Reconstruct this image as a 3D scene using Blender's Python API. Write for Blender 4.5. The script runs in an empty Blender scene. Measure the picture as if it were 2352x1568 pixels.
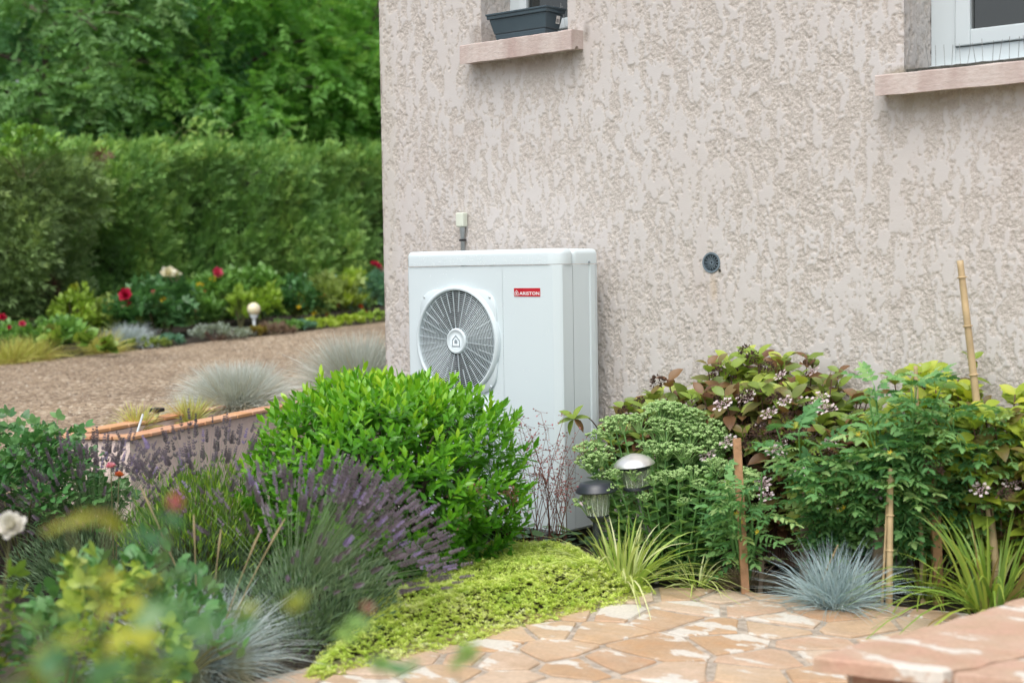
import bpy, bmesh, math, random
import numpy as np
from mathutils import Vector, Matrix
random.seed(7); rng = np.random.default_rng(7)
sc = bpy.context.scene
COL = sc.collection
PI = math.pi

# ------------------------------------------------------------------ camera
# photo analysis was done on a 2352 x 1568 reading of the picture
F = 3400.0; TH = math.radians(50); ROLL = 0.0155; YH = 615.0
CAM = np.array([6.62, -6.645, 1.5])
D2 = np.array([-math.cos(TH), math.sin(TH)]); R2 = np.array([math.sin(TH), math.cos(TH)])
cam = bpy.data.cameras.new('camera'); cam_o = bpy.data.objects.new('camera', cam); COL.objects.link(cam_o)
cam.sensor_width = 36; cam.lens = F / 2352 * 36; cam.clip_end = 2000; cam.clip_start = 0.05
pitch = math.atan((784 - YH) / F)
fw = Vector((D2[0] * math.cos(pitch), D2[1] * math.cos(pitch), -math.sin(pitch)))
rt = Vector((R2[0], R2[1], 0)); up = rt.cross(fw).normalized()
# roll: the picture's verticals lean with their tops to the left
rt2 = rt * math.cos(ROLL) - up * math.sin(ROLL); up2 = rt2.cross(fw).normalized()
M = Matrix((rt2, up2, -fw)).transposed().to_4x4(); M.translation = Vector(CAM)
cam_o.matrix_world = M
cam.dof.use_dof = True; cam.dof.focus_distance = 7.9; cam.dof.aperture_fstop = 1.8; cam.dof.aperture_blades = 9
sc.camera = cam_o
_f, _r, _u = (np.array(v) for v in (fw, rt2, up2))
def ray(px, py): return _f + _r * ((px - 1176) / F) + _u * ((784 - py) / F)
def G(px, py, z=0.0):
    v = ray(px, py); return CAM + v * ((z - CAM[2]) / v[2])
def onX(px, py, x):
    v = ray(px, py); return CAM + v * ((x - CAM[0]) / v[0])
def onY(px, py, y):
    v = ray(px, py); return CAM + v * ((y - CAM[1]) / v[1])
def atD(px, py, t): return CAM + ray(px, py) * t

# ------------------------------------------------------------------ sky, sun, exposure
world = bpy.data.worlds.new('World'); sc.world = world; world.use_nodes = True
wn = world.node_tree; wn.nodes.clear()
sky = wn.nodes.new('ShaderNodeTexSky'); sky.sky_type = 'NISHITA'; sky.sun_disc = False
SUN_EL = math.radians(60); SUN_AZ = math.radians(160)      # clockwise from +Y
sky.sun_elevation = SUN_EL; sky.sun_rotation = SUN_AZ; sky.air_density = 1.0; sky.dust_density = 4.0; sky.ozone_density = 1.0
hs = wn.nodes.new('ShaderNodeHueSaturation'); hs.inputs['Saturation'].default_value = 0.42
bg = wn.nodes.new('ShaderNodeBackground'); bg.inputs['Strength'].default_value = 0.15
wo = wn.nodes.new('ShaderNodeOutputWorld')
wn.links.new(sky.outputs[0], hs.inputs['Color']); wn.links.new(hs.outputs[0], bg.inputs[0]); wn.links.new(bg.outputs[0], wo.inputs[0])
sun = bpy.data.lights.new('sun', 'SUN'); sun.energy = 0.9; sun.angle = math.radians(50); sun.color = (1, .98, .95)
sun_o = bpy.data.objects.new('sun', sun); COL.objects.link(sun_o)
sd = Vector((math.sin(SUN_AZ) * math.cos(SUN_EL), math.cos(SUN_AZ) * math.cos(SUN_EL), math.sin(SUN_EL)))
sun_o.rotation_euler = sd.to_track_quat('Z', 'Y').to_euler(); sun_o.location = (0, -10, 20)
sc.view_settings.view_transform = 'Standard'; sc.view_settings.look = 'None'
sc.view_settings.exposure = 0.62; sc.view_settings.gamma = 1.0; sc.view_settings.use_curve_mapping = False
sc.render.engine = 'CYCLES'
sc.cycles.use_denoising = True
sc.cycles.max_bounces = 8; sc.cycles.diffuse_bounces = 4; sc.cycles.transparent_max_bounces = 6
sc.render.film_transparent = False

# ------------------------------------------------------------------ object helpers
def tag(o, label=None, cat=None, group=None, kind=None):
    if label: o['label'] = label
    if cat: o['category'] = cat
    if group: o['group'] = group
    if kind: o['kind'] = kind
    return o
def wloc(o):
    v = Vector((0, 0, 0))
    while o is not None:
        v = v + o.location; o = o.parent
    return np.array(v)
def thing(name, label, cat, loc=(0, 0, 0), group=None):
    o = bpy.data.objects.new(name, None); COL.objects.link(o)
    o.location = [float(a) for a in loc]; o.empty_display_size = .1
    return tag(o, label, cat, group)
def link(name, me, parent=None, loc=None, mat4=None):
    o = bpy.data.objects.new(name, me); COL.objects.link(o)
    if parent is not None: o.parent = parent
    if mat4 is not None: o.matrix_basis = mat4
    elif loc is not None: o.location = loc
    return o
def np_mesh(name, V, T, mat, var=None, smooth=True):
    """uniform faces: V (n,3), T (m,k)"""
    me = bpy.data.meshes.new(name); V = np.asarray(V, dtype=np.float32); T = np.asarray(T, dtype=np.int32)
    n, m, k = len(V), len(T), T.shape[1]
    me.vertices.add(n); me.vertices.foreach_set('co', V.ravel())
    me.loops.add(m * k); me.loops.foreach_set('vertex_index', T.ravel())
    me.polygons.add(m); me.polygons.foreach_set('loop_start', np.arange(0, m * k, k, dtype=np.int32))
    me.polygons.foreach_set('use_smooth', np.full(m, smooth, dtype=bool))
    if var is not None:
        a = me.attributes.new('var', 'FLOAT', 'POINT'); a.data.foreach_set('value', np.asarray(var, dtype=np.float32))
    me.materials.append(mat); me.update(calc_edges=True); me.validate()
    return me
def build(name, V, T, mat, parent=None, var=None, smooth=True, kind=None):
    """world-space vertices, stored relative to the parent's place"""
    V = np.asarray(V, dtype=np.float64)
    if parent is not None: V = V - wloc(parent)
    o = link(name, np_mesh(name, V, T, mat, var, smooth), parent)
    if kind: o['kind'] = kind
    return o
def poly_build(name, V, faces, mat, parent=None, smooth=False, kind=None, bevel=0, segs=2):
    """small n-gon meshes, optional bevel on all edges"""
    V = np.asarray(V, dtype=np.float64)
    if parent is not None: V = V - wloc(parent)
    me = bpy.data.meshes.new(name); me.from_pydata([tuple(v) for v in V], [], faces)
    if bevel > 0:
        bm = bmesh.new(); bm.from_mesh(me); bmesh.ops.recalc_face_normals(bm, faces=bm.faces)
        bmesh.ops.bevel(bm, geom=list(bm.edges), offset=bevel, segments=segs, profile=.6, affect='EDGES', clamp_overlap=True)
        bm.to_mesh(me); bm.free()
    else:
        bm = bmesh.new(); bm.from_mesh(me); bmesh.ops.recalc_face_normals(bm, faces=bm.faces); bm.to_mesh(me); bm.free()
    if smooth:
        for p in me.polygons: p.use_smooth = True
    me.materials.append(mat)
    o = link(name, me, parent)
    if kind: o['kind'] = kind
    return o
def box(name, a, b, mat, parent=None, bevel=0, segs=2):
    x0, y0, z0 = a; x1, y1, z1 = b
    V = [(x0, y0, z0), (x1, y0, z0), (x1, y1, z0), (x0, y1, z0), (x0, y0, z1), (x1, y0, z1), (x1, y1, z1), (x0, y1, z1)]
    Fc = [(0, 3, 2, 1), (4, 5, 6, 7), (0, 1, 5, 4), (1, 2, 6, 5), (2, 3, 7, 6), (3, 0, 4, 7)]
    return poly_build(name, V, Fc, mat, parent, bevel=bevel, segs=segs)
def prism(name, pts, z0, z1, mat, parent=None, bevel=0, segs=3, top_only=False, smooth=False):
    n = len(pts)
    V = [(p[0], p[1], z0) for p in pts] + [(p[0], p[1], z1) for p in pts]
    Fc = [tuple(range(n - 1, -1, -1)), tuple(range(n, 2 * n))] + [(i, (i + 1) % n, n + (i + 1) % n, n + i) for i in range(n)]
    if not top_only: return poly_build(name, V, Fc, mat, parent, bevel=bevel, segs=segs, smooth=smooth)
    V = np.array(V) - (wloc(parent) if parent is not None else 0)
    me = bpy.data.meshes.new(name); me.from_pydata([tuple(v) for v in V], [], Fc)
    bm = bmesh.new(); bm.from_mesh(me); bmesh.ops.recalc_face_normals(bm, faces=bm.faces); bm.verts.ensure_lookup_table()
    zt = max(v.co.z for v in bm.verts); zb = min(v.co.z for v in bm.verts)
    ed = [e for e in bm.edges if not (abs(e.verts[0].co.z - zb) < 1e-5 and abs(e.verts[1].co.z - zb) < 1e-5)]
    bmesh.ops.bevel(bm, geom=ed, offset=bevel, segments=segs, profile=.5, affect='EDGES', clamp_overlap=True)
    bm.to_mesh(me); bm.free()
    for p in me.polygons: p.use_smooth = True
    me.materials.append(mat); me.set_sharp_from_angle(angle=math.radians(40))
    return link(name, me, parent)
def tube_arrays(pts, rad, sides=6, cap=True):
    pts = np.asarray(pts, float); n = len(pts); rad = np.full(n, rad) if np.isscalar(rad) else np.asarray(rad)
    tan = np.gradient(pts, axis=0); tan /= np.linalg.norm(tan, axis=1)[:, None] + 1e-9
    ref = np.array([0, 0, 1.]) if abs(tan[0][2]) < .9 else np.array([1., 0, 0])
    V = []
    for i in range(n):
        a = np.cross(tan[i], ref); a /= np.linalg.norm(a) + 1e-9; b = np.cross(tan[i], a)
        for k in range(sides):
            w = 2 * PI * k / sides; V.append(pts[i] + rad[i] * (a * math.cos(w) + b * math.sin(w)))
    T = []
    for i in range(n - 1):
        for k in range(sides):
            k2 = (k + 1) % sides; A, B, C, E_ = i * sides + k, i * sides + k2, (i + 1) * sides + k2, (i + 1) * sides + k
            T += [(A, B, C), (A, C, E_)]
    if cap:
        for base in (0, (n - 1) * sides):
            for k in range(1, sides - 1): T.append((base, base + k, base + k + 1))
    return np.array(V), np.array(T)
class Bag:
    def __init__(s): s.V = []; s.T = []; s.W = []; s.n = 0
    def add(s, V, T, var=0.5):
        V = np.asarray(V); s.V.append(V); s.T.append(np.asarray(T) + s.n); s.n += len(V)
        s.W.append(np.full(len(V), var) if np.isscalar(var) else np.asarray(var))
    def tube(s, pts, rad, sides=5, var=.5):
        V, T = tube_arrays(pts, rad, sides); s.add(V, T, var)
    def inst(s, tm, P, B, S, var):
        V, T = tm[0], tm[1]; N = len(P)
        if N == 0: return
        S = np.asarray(S, float); S = S[:, None] * np.ones(3) if S.ndim == 1 else S
        W = np.einsum('nij,nkj->nki', B, V[None] * S[:, None, :]) + np.asarray(P)[:, None, :]
        TT = (T[None] + (np.arange(N) * len(V))[:, None, None]).reshape(-1, T.shape[1])
        s.add(W.reshape(-1, 3), TT, np.repeat(np.asarray(var, float) * np.ones(N), len(V)))
    def build(s, name, mat, parent=None, kind=None, smooth=True):
        return build(name, np.concatenate(s.V), np.concatenate(s.T), mat, parent, np.concatenate(s.W), smooth, kind)
def nrm(a): return a / (np.linalg.norm(a, axis=-1, keepdims=True) + 1e-9)
def basis(d, u):
    x = nrm(np.asarray(d, float)); u = np.asarray(u, float) * np.ones_like(x); z = nrm(u - (u * x).sum(-1, keepdims=True) * x)
    y = np.cross(z, x); return np.stack([x, y, z], axis=-1)
def unit(n):
    v = rng.normal(size=(n, 3)); return nrm(v)
def emit(parent, tm, P, B, S, var, mat, oname, rest_name, nobj, score=None):
    """the nobj best-scored leaves become objects, the rest one part"""
    P = np.asarray(P); N = len(P); S = np.asarray(S, float); S = S[:, None] * np.ones(3) if S.ndim == 1 else S
    var = np.asarray(var, float) * np.ones(N)
    idx = np.argsort(-score) if score is not None else rng.permutation(N)
    pick = idx[:nobj]; rest = idx[nobj:]; cache = {}; base = wloc(parent)
    for i in pick:
        q = int(min(9, max(0, var[i] * 10)))
        if q not in cache: cache[q] = np_mesh(oname, tm[0], tm[1], mat, np.full(len(tm[0]), (q + .5) / 10))
        m = Matrix([[B[i][r][c] * S[i][c] for c in range(3)] + [P[i][r] - base[r]] for r in range(3)] + [[0, 0, 0, 1]])
        link(oname, cache[q], parent, mat4=m)
    if len(rest):
        b = Bag(); b.inst(tm, P[rest], B[rest], S[rest], var[rest]); b.build(rest_name, mat, parent, 'stuff')
def face_score(P, center, jitter=.25):
    v = CAM - center; v = v / np.linalg.norm(v); o = (P - center); return o @ v / (np.abs(o).max() + 1e-6) + rng.random(len(P)) * jitter

# ------------------------------------------------------------------ noise in numpy
_tab = rng.random((256, 256))
def vnoise(x, y):
    xi = np.floor(x).astype(int); yi = np.floor(y).astype(int); fx = x - xi; fy = y - yi
    fx = fx * fx * (3 - 2 * fx); fy = fy * fy * (3 - 2 * fy)
    a = _tab[xi & 255, yi & 255]; b = _tab[(xi + 1) & 255, yi & 255]; c = _tab[xi & 255, (yi + 1) & 255]; d = _tab[(xi + 1) & 255, (yi + 1) & 255]
    return (a * (1 - fx) + b * fx) * (1 - fy) + (c * (1 - fx) + d * fx) * fy
def fbm(x, y, o=4):
    s = 0; a = .5; t = 0
    for i in range(o): s = s + a * vnoise(x * 2 ** i + 17 * i, y * 2 ** i + 31 * i); t += a; a *= .5
    return s / t

# ------------------------------------------------------------------ materials
def newmat(name):
    m = bpy.data.materials.new(name); m.use_nodes = True; nt = m.node_tree; nt.nodes.clear()
    out = nt.nodes.new('ShaderNodeOutputMaterial'); p = nt.nodes.new('ShaderNodeBsdfPrincipled')
    nt.links.new(p.outputs[0], out.inputs[0]); return m, nt, p, out
def N(nt, t, **k):
    n = nt.nodes.new(t)
    for a, b in k.items():
        if a in n.inputs: n.inputs[a].default_value = b
        else: setattr(n, a, b)
    return n
def ramp(nt, stops, fac=None):
    r = nt.nodes.new('ShaderNodeValToRGB'); e = r.color_ramp.elements
    while len(e) < len(stops): e.new(.5)
    for i, (p, c) in enumerate(stops): e[i].position = p; e[i].color = (*c, 1) if len(c) == 3 else c
    if fac is not None: nt.links.new(fac, r.inputs[0])
    return r
def coords(nt, scale=None, kind='Object'):
    tc = N(nt, 'ShaderNodeTexCoord'); o = tc.outputs[kind]
    if scale is not None:
        mp = N(nt, 'ShaderNodeMapping'); mp.inputs['Scale'].default_value = scale; nt.links.new(o, mp.inputs[0]); o = mp.outputs[0]
    return o
def noise(nt, co, scale, detail=4, rough=.55):
    n = N(nt, 'ShaderNodeTexNoise', Scale=scale, Detail=detail, Roughness=rough)
    if co is not None: nt.links.new(co, n.inputs['Vector'])
    return n
def mixc(nt, fac, a, b, blend='MIX'):
    m = nt.nodes.new('ShaderNodeMix'); m.data_type = 'RGBA'; m.blend_type = blend
    for v, i in ((fac, 0), (a, 6), (b, 7)):
        if hasattr(v, 'links'): nt.links.new(v, m.inputs[i])
        else: m.inputs[i].default_value = v if i == 0 else ((*v, 1) if len(v) == 3 else v)
    return m.outputs[2]
def mth(nt, op, a, b=None, c=None, clamp=False):
    m = nt.nodes.new('ShaderNodeMath'); m.operation = op; m.use_clamp = clamp
    for v, i in ((a, 0), (b, 1), (c, 2)):
        if v is None: continue
        if hasattr(v, 'links'): nt.links.new(v, m.inputs[i])
        else: m.inputs[i].default_value = v
    return m.outputs[0]
def plain(name, col, rough=.5, metal=0.0, spec=.5, var=.12, scale=8, bump=0.0, bscale=60, coat=0.0):
    m, nt, p, out = newmat(name); co = coords(nt)
    n = noise(nt, co, scale); c = tuple(max(0, x * (1 - var)) for x in col); d = tuple(min(1, x * (1 + var)) for x in col)
    r = ramp(nt, [(.3, c), (.7, d)], n.outputs['Fac']); nt.links.new(r.outputs[0], p.inputs['Base Color'])
    rr = mth(nt, 'MULTIPLY_ADD', n.outputs['Fac'], .2, rough - .1); nt.links.new(rr, p.inputs['Roughness'])
    p.inputs['Metallic'].default_value = metal; p.inputs['Specular IOR Level'].default_value = spec; p.inputs['Coat Weight'].default_value = coat
    if bump:
        b = noise(nt, co, bscale, 5); bn = N(nt, 'ShaderNodeBump', Strength=bump, Distance=.01)
        nt.links.new(b.outputs['Fac'], bn.inputs['Height']); nt.links.new(bn.outputs[0], p.inputs['Normal'])
    return m
GAIN = {'stonecrop': 3.8, 'robinia_leaf': 5.4, 'deep_leaf': 5.0, 'bluegreen_leaf': 3.6, 'olive_leaf': 3.8, 'cypress_spray': 5.6, 'ivy_cypress_spray': 5.4, 'tomato_leaf': 3.6, 'ivy_leaf': 2.4, 'fescue_blade': 2.3, 'sedum_leaf': 2.6, 'sedum_bud': 2.1, 'lavender_spike': 1.7, 'lavender_leaf': 1.9,
        'bed_dark': 3.2, 'bed_mid': 3.2, 'bed_teal': 2.6, 'bed_lime': 2.8, 'bed_olive': 2.8, 'bed_gold': 2.3, 'rose_leaf_dark': 2.4, 'hydrangea_leaf': 2.0, 'hydrangea_leaf_yellow': 1.8, 'laurel_leaf': 2.1}
def leafmat(name, stops, rough=.42, transl=.35, spec=.5, patch=None, g=None):
    if g is None: g = 1.0 if any(k in name for k in ('petal', 'stone', 'straw', 'lace', 'dried', 'bell')) or name == 'gravel_stone' else 1.9
    g = GAIN.get(name, g)
    stops = [(p_, tuple(c * g / (1 + (g - 1) * c) for c in cc)) for p_, cc in stops]
    m, nt, p, out = newmat(name)
    at = N(nt, 'ShaderNodeAttribute', attribute_name='var')
    n = noise(nt, coords(nt), 3.0, 2)
    f = mth(nt, 'MULTIPLY_ADD', n.outputs['Fac'], .3, mth(nt, 'SUBTRACT', at.outputs['Fac'], .15), clamp=True)
    r = ramp(nt, stops, f); c = r.outputs[0]
    if patch:      # blotches within a leaf: (colour, threshold, scale)
        n2 = noise(nt, coords(nt), patch[2], 3); k = ramp(nt, [(patch[1], (0, 0, 0)), (patch[1] + .08, (1, 1, 1))], n2.outputs['Fac'])
        c = mixc(nt, k.outputs[0], c, patch[0])
    nt.links.new(c, p.inputs['Base Color']); p.inputs['Roughness'].default_value = rough; p.inputs['Specular IOR Level'].default_value = spec
    t = N(nt, 'ShaderNodeBsdfTranslucent'); tc = mixc(nt, .6, c, (1.0, 1.0, .35), 'MULTIPLY'); nt.links.new(tc, t.inputs[0])
    mx = N(nt, 'ShaderNodeMixShader'); mx.inputs[0].default_value = transl
    nt.links.new(p.outputs[0], mx.inputs[1]); nt.links.new(t.outputs[0], mx.inputs[2]); nt.links.new(mx.outputs[0], out.inputs[0])
    return m

# ------------------------------------------------------------------ leaf templates (length along x, 1 m long; width along y; normal z)
def leaf_t(w=.4, peak=.45, fold=.12, bend=.15, tipdrop=0, rows=3):
    V = [(0, 0, 0)]; T = []
    ts = [(i + 1) / (rows + 1) for i in range(rows)]
    for t in ts:
        ww = w * .5 * (math.sin(PI * t ** (math.log(.5) / math.log(peak))) ** .8); z = -bend * t * t
        V += [(t, -ww, z + fold * ww * 2), (t, 0, z), (t, ww, z + fold * ww * 2)]
    V.append((1, 0, -bend - tipdrop)); k = len(V) - 1
    T += [(0, 2, 1), (0, 3, 2)]
    for r in range(rows - 1):
        a = 1 + 3 * r; b = a + 3
        T += [(a, a + 1, b + 1), (a, b + 1, b), (a + 1, a + 2, b + 2), (a + 1, b + 2, b + 1)]
    a = 1 + 3 * (rows - 1); T += [(a, a + 1, k), (a + 1, a + 2, k)]
    return np.array(V, float), np.array(T)
def rhomb_t(w=.4, peak=.45, fold=.1):
    return np.array([(0, 0, 0), (peak, -w / 2, fold * w), (peak, w / 2, fold * w), (1, 0, -.05)], float), np.array([(0, 1, 3), (0, 3, 2)])
def compound_t(leaflet, n_pairs=3, ll=.32, ww=1.0, spread=62, droop=.25, term=1.15, jit=.12, seed=1):
    r = random.Random(seed); V = []; T = []; n = 0
    def put(px, pz, ang, L, tilt):
        nonlocal n
        v = leaflet[0] * np.array([L, L * ww, L]); ca, sa = math.cos(ang), math.sin(ang)
        v = v @ np.array([[1, 0, 0], [0, math.cos(tilt), math.sin(tilt)], [0, -math.sin(tilt), math.cos(tilt)]])
        v = v @ np.array([[ca, sa, 0], [-sa, ca, 0], [0, 0, 1]]); v = v + np.array([px, 0, pz])
        v[:, 2] -= .35 * np.abs(v[:, 1]) ** 1.5
        V.append(v); T.append(leaflet[1] + n); n += len(v)
    for i in range(n_pairs):
        t = .25 + .6 * i / max(1, n_pairs - 1)
        for s in (-1, 1):
            put(t + r.uniform(-.03, .03), -droop * t * t, s * math.radians(spread + r.uniform(-14, 14)), ll * (1 + r.uniform(-jit, jit)), r.uniform(-.5, .5))
    put(.88, -droop * .8, r.uniform(-.2, .2), ll * term, r.uniform(-.3, .3))
    # rachis as a thin folded strip
    k = 5; ts = np.linspace(0, .92, k); w = .012
    v = np.array([(t, s * w, -droop * t * t) for t in ts for s in (-1, 1)]); f = []
    for i in range(k - 1): f += [(2 * i, 2 * i + 2, 2 * i + 3), (2 * i, 2 * i + 3, 2 * i + 1)]
    V.append(v); T.append(np.array(f) + n)
    return np.concatenate(V), np.concatenate(T)
def lobed_t(w=.75, teeth=4, bend=.2):
    """toothed leaflet outline around a midrib (tomato, celery-like)"""
    out = [(0, 0)]
    for i in range(1, teeth + 1):
        t = i / (teeth + 1); ww = w * .5 * math.sin(PI * t ** .8)
        out += [(t - .06, ww * .72), (t + .05, ww * 1.05)]
    m = len(out); V = [(0, 0, 0)]; T = []
    mid = [(x, 0, -bend * x * x - .02) for x, y in out[1:]] + [(1, 0, -bend)]
    L = [(x, y, -bend * x * x + .12 * y) for x, y in out[1:]]; Rr = [(x, -y, z) for x, y, z in L]
    nL = len(L); V += mid + L + Rr; im = lambda i: 1 + i; il = lambda i: 1 + len(mid) + i; ir = lambda i: 1 + len(mid) + nL + i
    T += [(0, im(0), il(0)), (0, ir(0), im(0))]
    for i in range(nL - 1):
        T += [(im(i), im(i + 1), il(i + 1)), (im(i), il(i + 1), il(i)), (im(i), ir(i), ir(i + 1)), (im(i), ir(i + 1), im(i + 1))]
    i = nL - 1; T += [(im(i), im(i + 1), il(i)), (im(i), ir(i), im(i + 1))]
    return np.array(V, float), np.array(T)
def petal(cup=.35, w=.8, n=3):
    V = []; T = []
    for i in range(n + 1):
        t = i / n; ww = w * .5 * (math.sin(PI * min(.92, .12 + t * .8)) ** .7)
        for j in range(3):
            s = j - 1; V.append((t, s * ww, cup * (t * t * .7) + .25 * cup * s * s * t))
    for i in range(n):
        for j in range(2):
            a = i * 3 + j; T += [(a, a + 3, a + 4), (a, a + 4, a + 1)]
    return np.array(V, float), np.array(T)
def flower_t(rings, seed=1):
    """rings: (count, tilt in degrees above the horizontal, length, width)"""
    r = random.Random(seed); b = Bag()
    for (c, tl, L, w) in rings:
        pt = petal(.35, w); off = r.random() * 6.28
        for k in range(c):
            a = off + 2 * PI * k / c + r.uniform(-.15, .15); e = math.radians(tl + r.uniform(-9, 9))
            d = np.array([[math.cos(a) * math.cos(e), math.sin(a) * math.cos(e), math.sin(e)]])
            u = np.array([[-math.cos(a) * math.sin(e), -math.sin(a) * math.sin(e), math.cos(e)]])
            b.inst(pt, np.zeros((1, 3)), basis(d, u), np.array([L * (1 + r.uniform(-.1, .1))]), np.array([r.random()]))
    return np.concatenate(b.V), np.concatenate(b.T), np.concatenate(b.W)
def octa():
    return np.array([(1, 0, 0), (-1, 0, 0), (0, 1, 0), (0, -1, 0), (0, 0, 1), (0, 0, -1)], float), np.array([(0, 2, 4), (2, 1, 4), (1, 3, 4), (3, 0, 4), (2, 0, 5), (1, 2, 5), (3, 1, 5), (0, 3, 5)])
OCTA = octa()
def blades(bag, P, D, L, W, droop, var, segs=4, side=None, curl=0.0):
    """curved grass blades: P,D (n,3)"""
    n = len(P); D = nrm(D); t = np.linspace(0, 1, segs + 1)
    if side is None: side = nrm(np.cross(D, unit(n)))
    L = np.asarray(L) * np.ones(n); W = np.asarray(W) * np.ones(n); droop = np.asarray(droop) * np.ones(n)
    C = P[:, None, :] + D[:, None, :] * (L[:, None] * t)[:, :, None]
    C[:, :, 2] -= (droop[:, None] * (t ** 2.2)) * L[:, None]
    hor = D.copy(); hor[:, 2] = 0; hor = nrm(hor)
    C += hor[:, None, :] * (droop[:, None] * .35 * t ** 2 * L[:, None])[:, :, None]
    wd = (W[:, None] * (1 - t ** 2.5 * .96)[None]) * .5
    A = C - side[:, None, :] * wd[:, :, None]; B = C + side[:, None, :] * wd[:, :, None]
    V = np.stack([A, B], axis=2).reshape(-1, 3); k = (segs + 1) * 2; T = []
    for i in range(segs): T += [(2 * i, 2 * i + 2, 2 * i + 3), (2 * i, 2 * i + 3, 2 * i + 1)]
    TT = (np.array(T)[None] + (np.arange(n) * k)[:, None, None]).reshape(-1, 3)
    bag.add(V, TT, np.repeat(np.asarray(var) * np.ones(n), k))
    return C[:, -1, :]

# ================================================================== TERRAIN
def xc(Y):      # line of the low retaining edge between the garden and the raised drive
    Y = np.asarray(Y, float)
    return np.where(Y > -1.9, np.maximum(-.32 - .49 * (Y + 1.9), -1.9), -.32 - .25 * (Y + 1.9))
def drive_z(Y): return .41 + .041 * np.clip(Y, -12, 60)
def terr(X, Y):
    X = np.asarray(X, float); Y = np.asarray(Y, float)
    w = np.where(Y > -1.9, .12, .45); s = np.clip((xc(Y) - X) / w * .5 + .5, 0, 1); s = s * s * (3 - 2 * s)
    rough = (fbm(X * 3.1 + 50, Y * 3.1 + 50, 3) - .5) * .05
    far = np.clip((np.hypot(X, Y) - 40) / 200, 0, 1)
    bed = np.clip((-8.25 - X) / .5, 0, 1)
    return s * drive_z(Y) + rough * np.where(s > .02, bed * .8, 1) * (1 - far) - .03 * (1 - s) + bed * .03
def tz(X, Y): return float(terr(np.array([X]), np.array([Y]))[0])
def grid(xs, ys, zf, name, mat):
    XX, YY = np.meshgrid(xs, ys); ZZ = zf(XX, YY); V = np.stack([XX, YY, ZZ], -1).reshape(-1, 3)
    nx = len(xs); i, j = np.meshgrid(np.arange(nx - 1), np.arange(len(ys) - 1)); a = (j * nx + i).ravel()
    return build(name, V, np.stack([a, a + 1, a + nx + 1, a + nx], -1), mat)
def soil_mat():
    m, nt, p, out = newmat('soil'); co = coords(nt); n = noise(nt, co, 6, 6, .65); n2 = noise(nt, co, 70, 4)
    r = ramp(nt, [(.3, (.020, .014, .010)), (.6, (.050, .036, .025)), (.8, (.09, .07, .05))], n.outputs['Fac'])
    c = mixc(nt, .5, r.outputs[0], ramp(nt, [(.35, (.015, .011, .008)), (.7, (.085, .066, .047))], n2.outputs['Fac']).outputs[0])
    # far away the open ground is grassed over
    sp = N(nt, 'ShaderNodeSeparateXYZ'); nt.links.new(co, sp.inputs[0])
    fg = mth(nt, 'MULTIPLY', mth(nt, 'SUBTRACT', mth(nt, 'ABSOLUTE', sp.outputs[0]), 12.0), .3, clamp=True)
    c = mixc(nt, fg, c, (.05, .09, .02)); nt.links.new(c, p.inputs['Base Color']); p.inputs['Roughness'].default_value = .95
    b = N(nt, 'ShaderNodeBump', Strength=.9, Distance=.03); nt.links.new(n2.outputs['Fac'], b.inputs['Height']); nt.links.new(b.outputs[0], p.inputs['Normal'])
    return m
SOIL = soil_mat()
far = np.array([12, 14, 18, 25, 40, 80, 150, 300, 600.])
xs = np.concatenate([-far[::-1] - 8, np.arange(-20, -8.6, .6), np.arange(-8.6, -7.9, .08), np.arange(-7.9, -2.4, .5), np.arange(-2.4, 1.0, .06), np.arange(1.0, 6.5, .1), far])
ys = np.concatenate([-far[::-1], np.arange(-11.5, -4, .5), np.arange(-4, 2, .1), np.arange(2, 20, .5), far + 9])
tag(grid(xs, ys, terr, 'ground', SOIL), kind='structure')
def gravel_mat():
    m, nt, p, out = newmat('gravel'); co = coords(nt)
    v = N(nt, 'ShaderNodeTexVoronoi', Scale=34.0); nt.links.new(co, v.inputs['Vector'])
    sp = N(nt, 'ShaderNodeSeparateColor'); nt.links.new(v.outputs['Color'], sp.inputs[0])
    r = ramp(nt, [(0, (.13, .09, .06)), (.35, (.26, .19, .125)), (.75, (.38, .295, .205)), (1, (.60, .52, .41))], sp.outputs[0])
    n = noise(nt, co, .7, 4); w = ramp(nt, [(.35, (.72, .68, .64)), (.65, (1.06, 1.04, 1.0))], n.outputs['Fac'])
    c = mixc(nt, 1.0, r.outputs[0], w.outputs[0], 'MULTIPLY'); nt.links.new(c, p.inputs['Base Color']); p.inputs['Roughness'].default_value = .9
    b = N(nt, 'ShaderNodeBump', Strength=1.0, Distance=.012, invert=True); nt.links.new(v.outputs['Distance'], b.inputs['Height']); nt.links.new(b.outputs[0], p.inputs['Normal'])
    return m
GRAVEL = gravel_mat()
gy = np.arange(-9, 40, .25); rows = []
for y in gy:
    a = -8.22 + .22 * (fbm(np.array([y * .8]), np.array([3.3]))[0] - .5); b = float(xc(np.array([y]))[0]) - (.1 if y > -1.9 else .35)
    rows.append([(x, y, float(drive_z(y)) + .014) for x in np.linspace(a, b, 24)])
V = np.array(rows).reshape(-1, 3); i, j = np.meshgrid(np.arange(23), np.arange(len(gy) - 1)); a = (j * 24 + i).ravel()
tag(build('gravel_drive', V, np.stack([a, a + 1, a + 25, a + 24], -1), GRAVEL), kind='structure')
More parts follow.
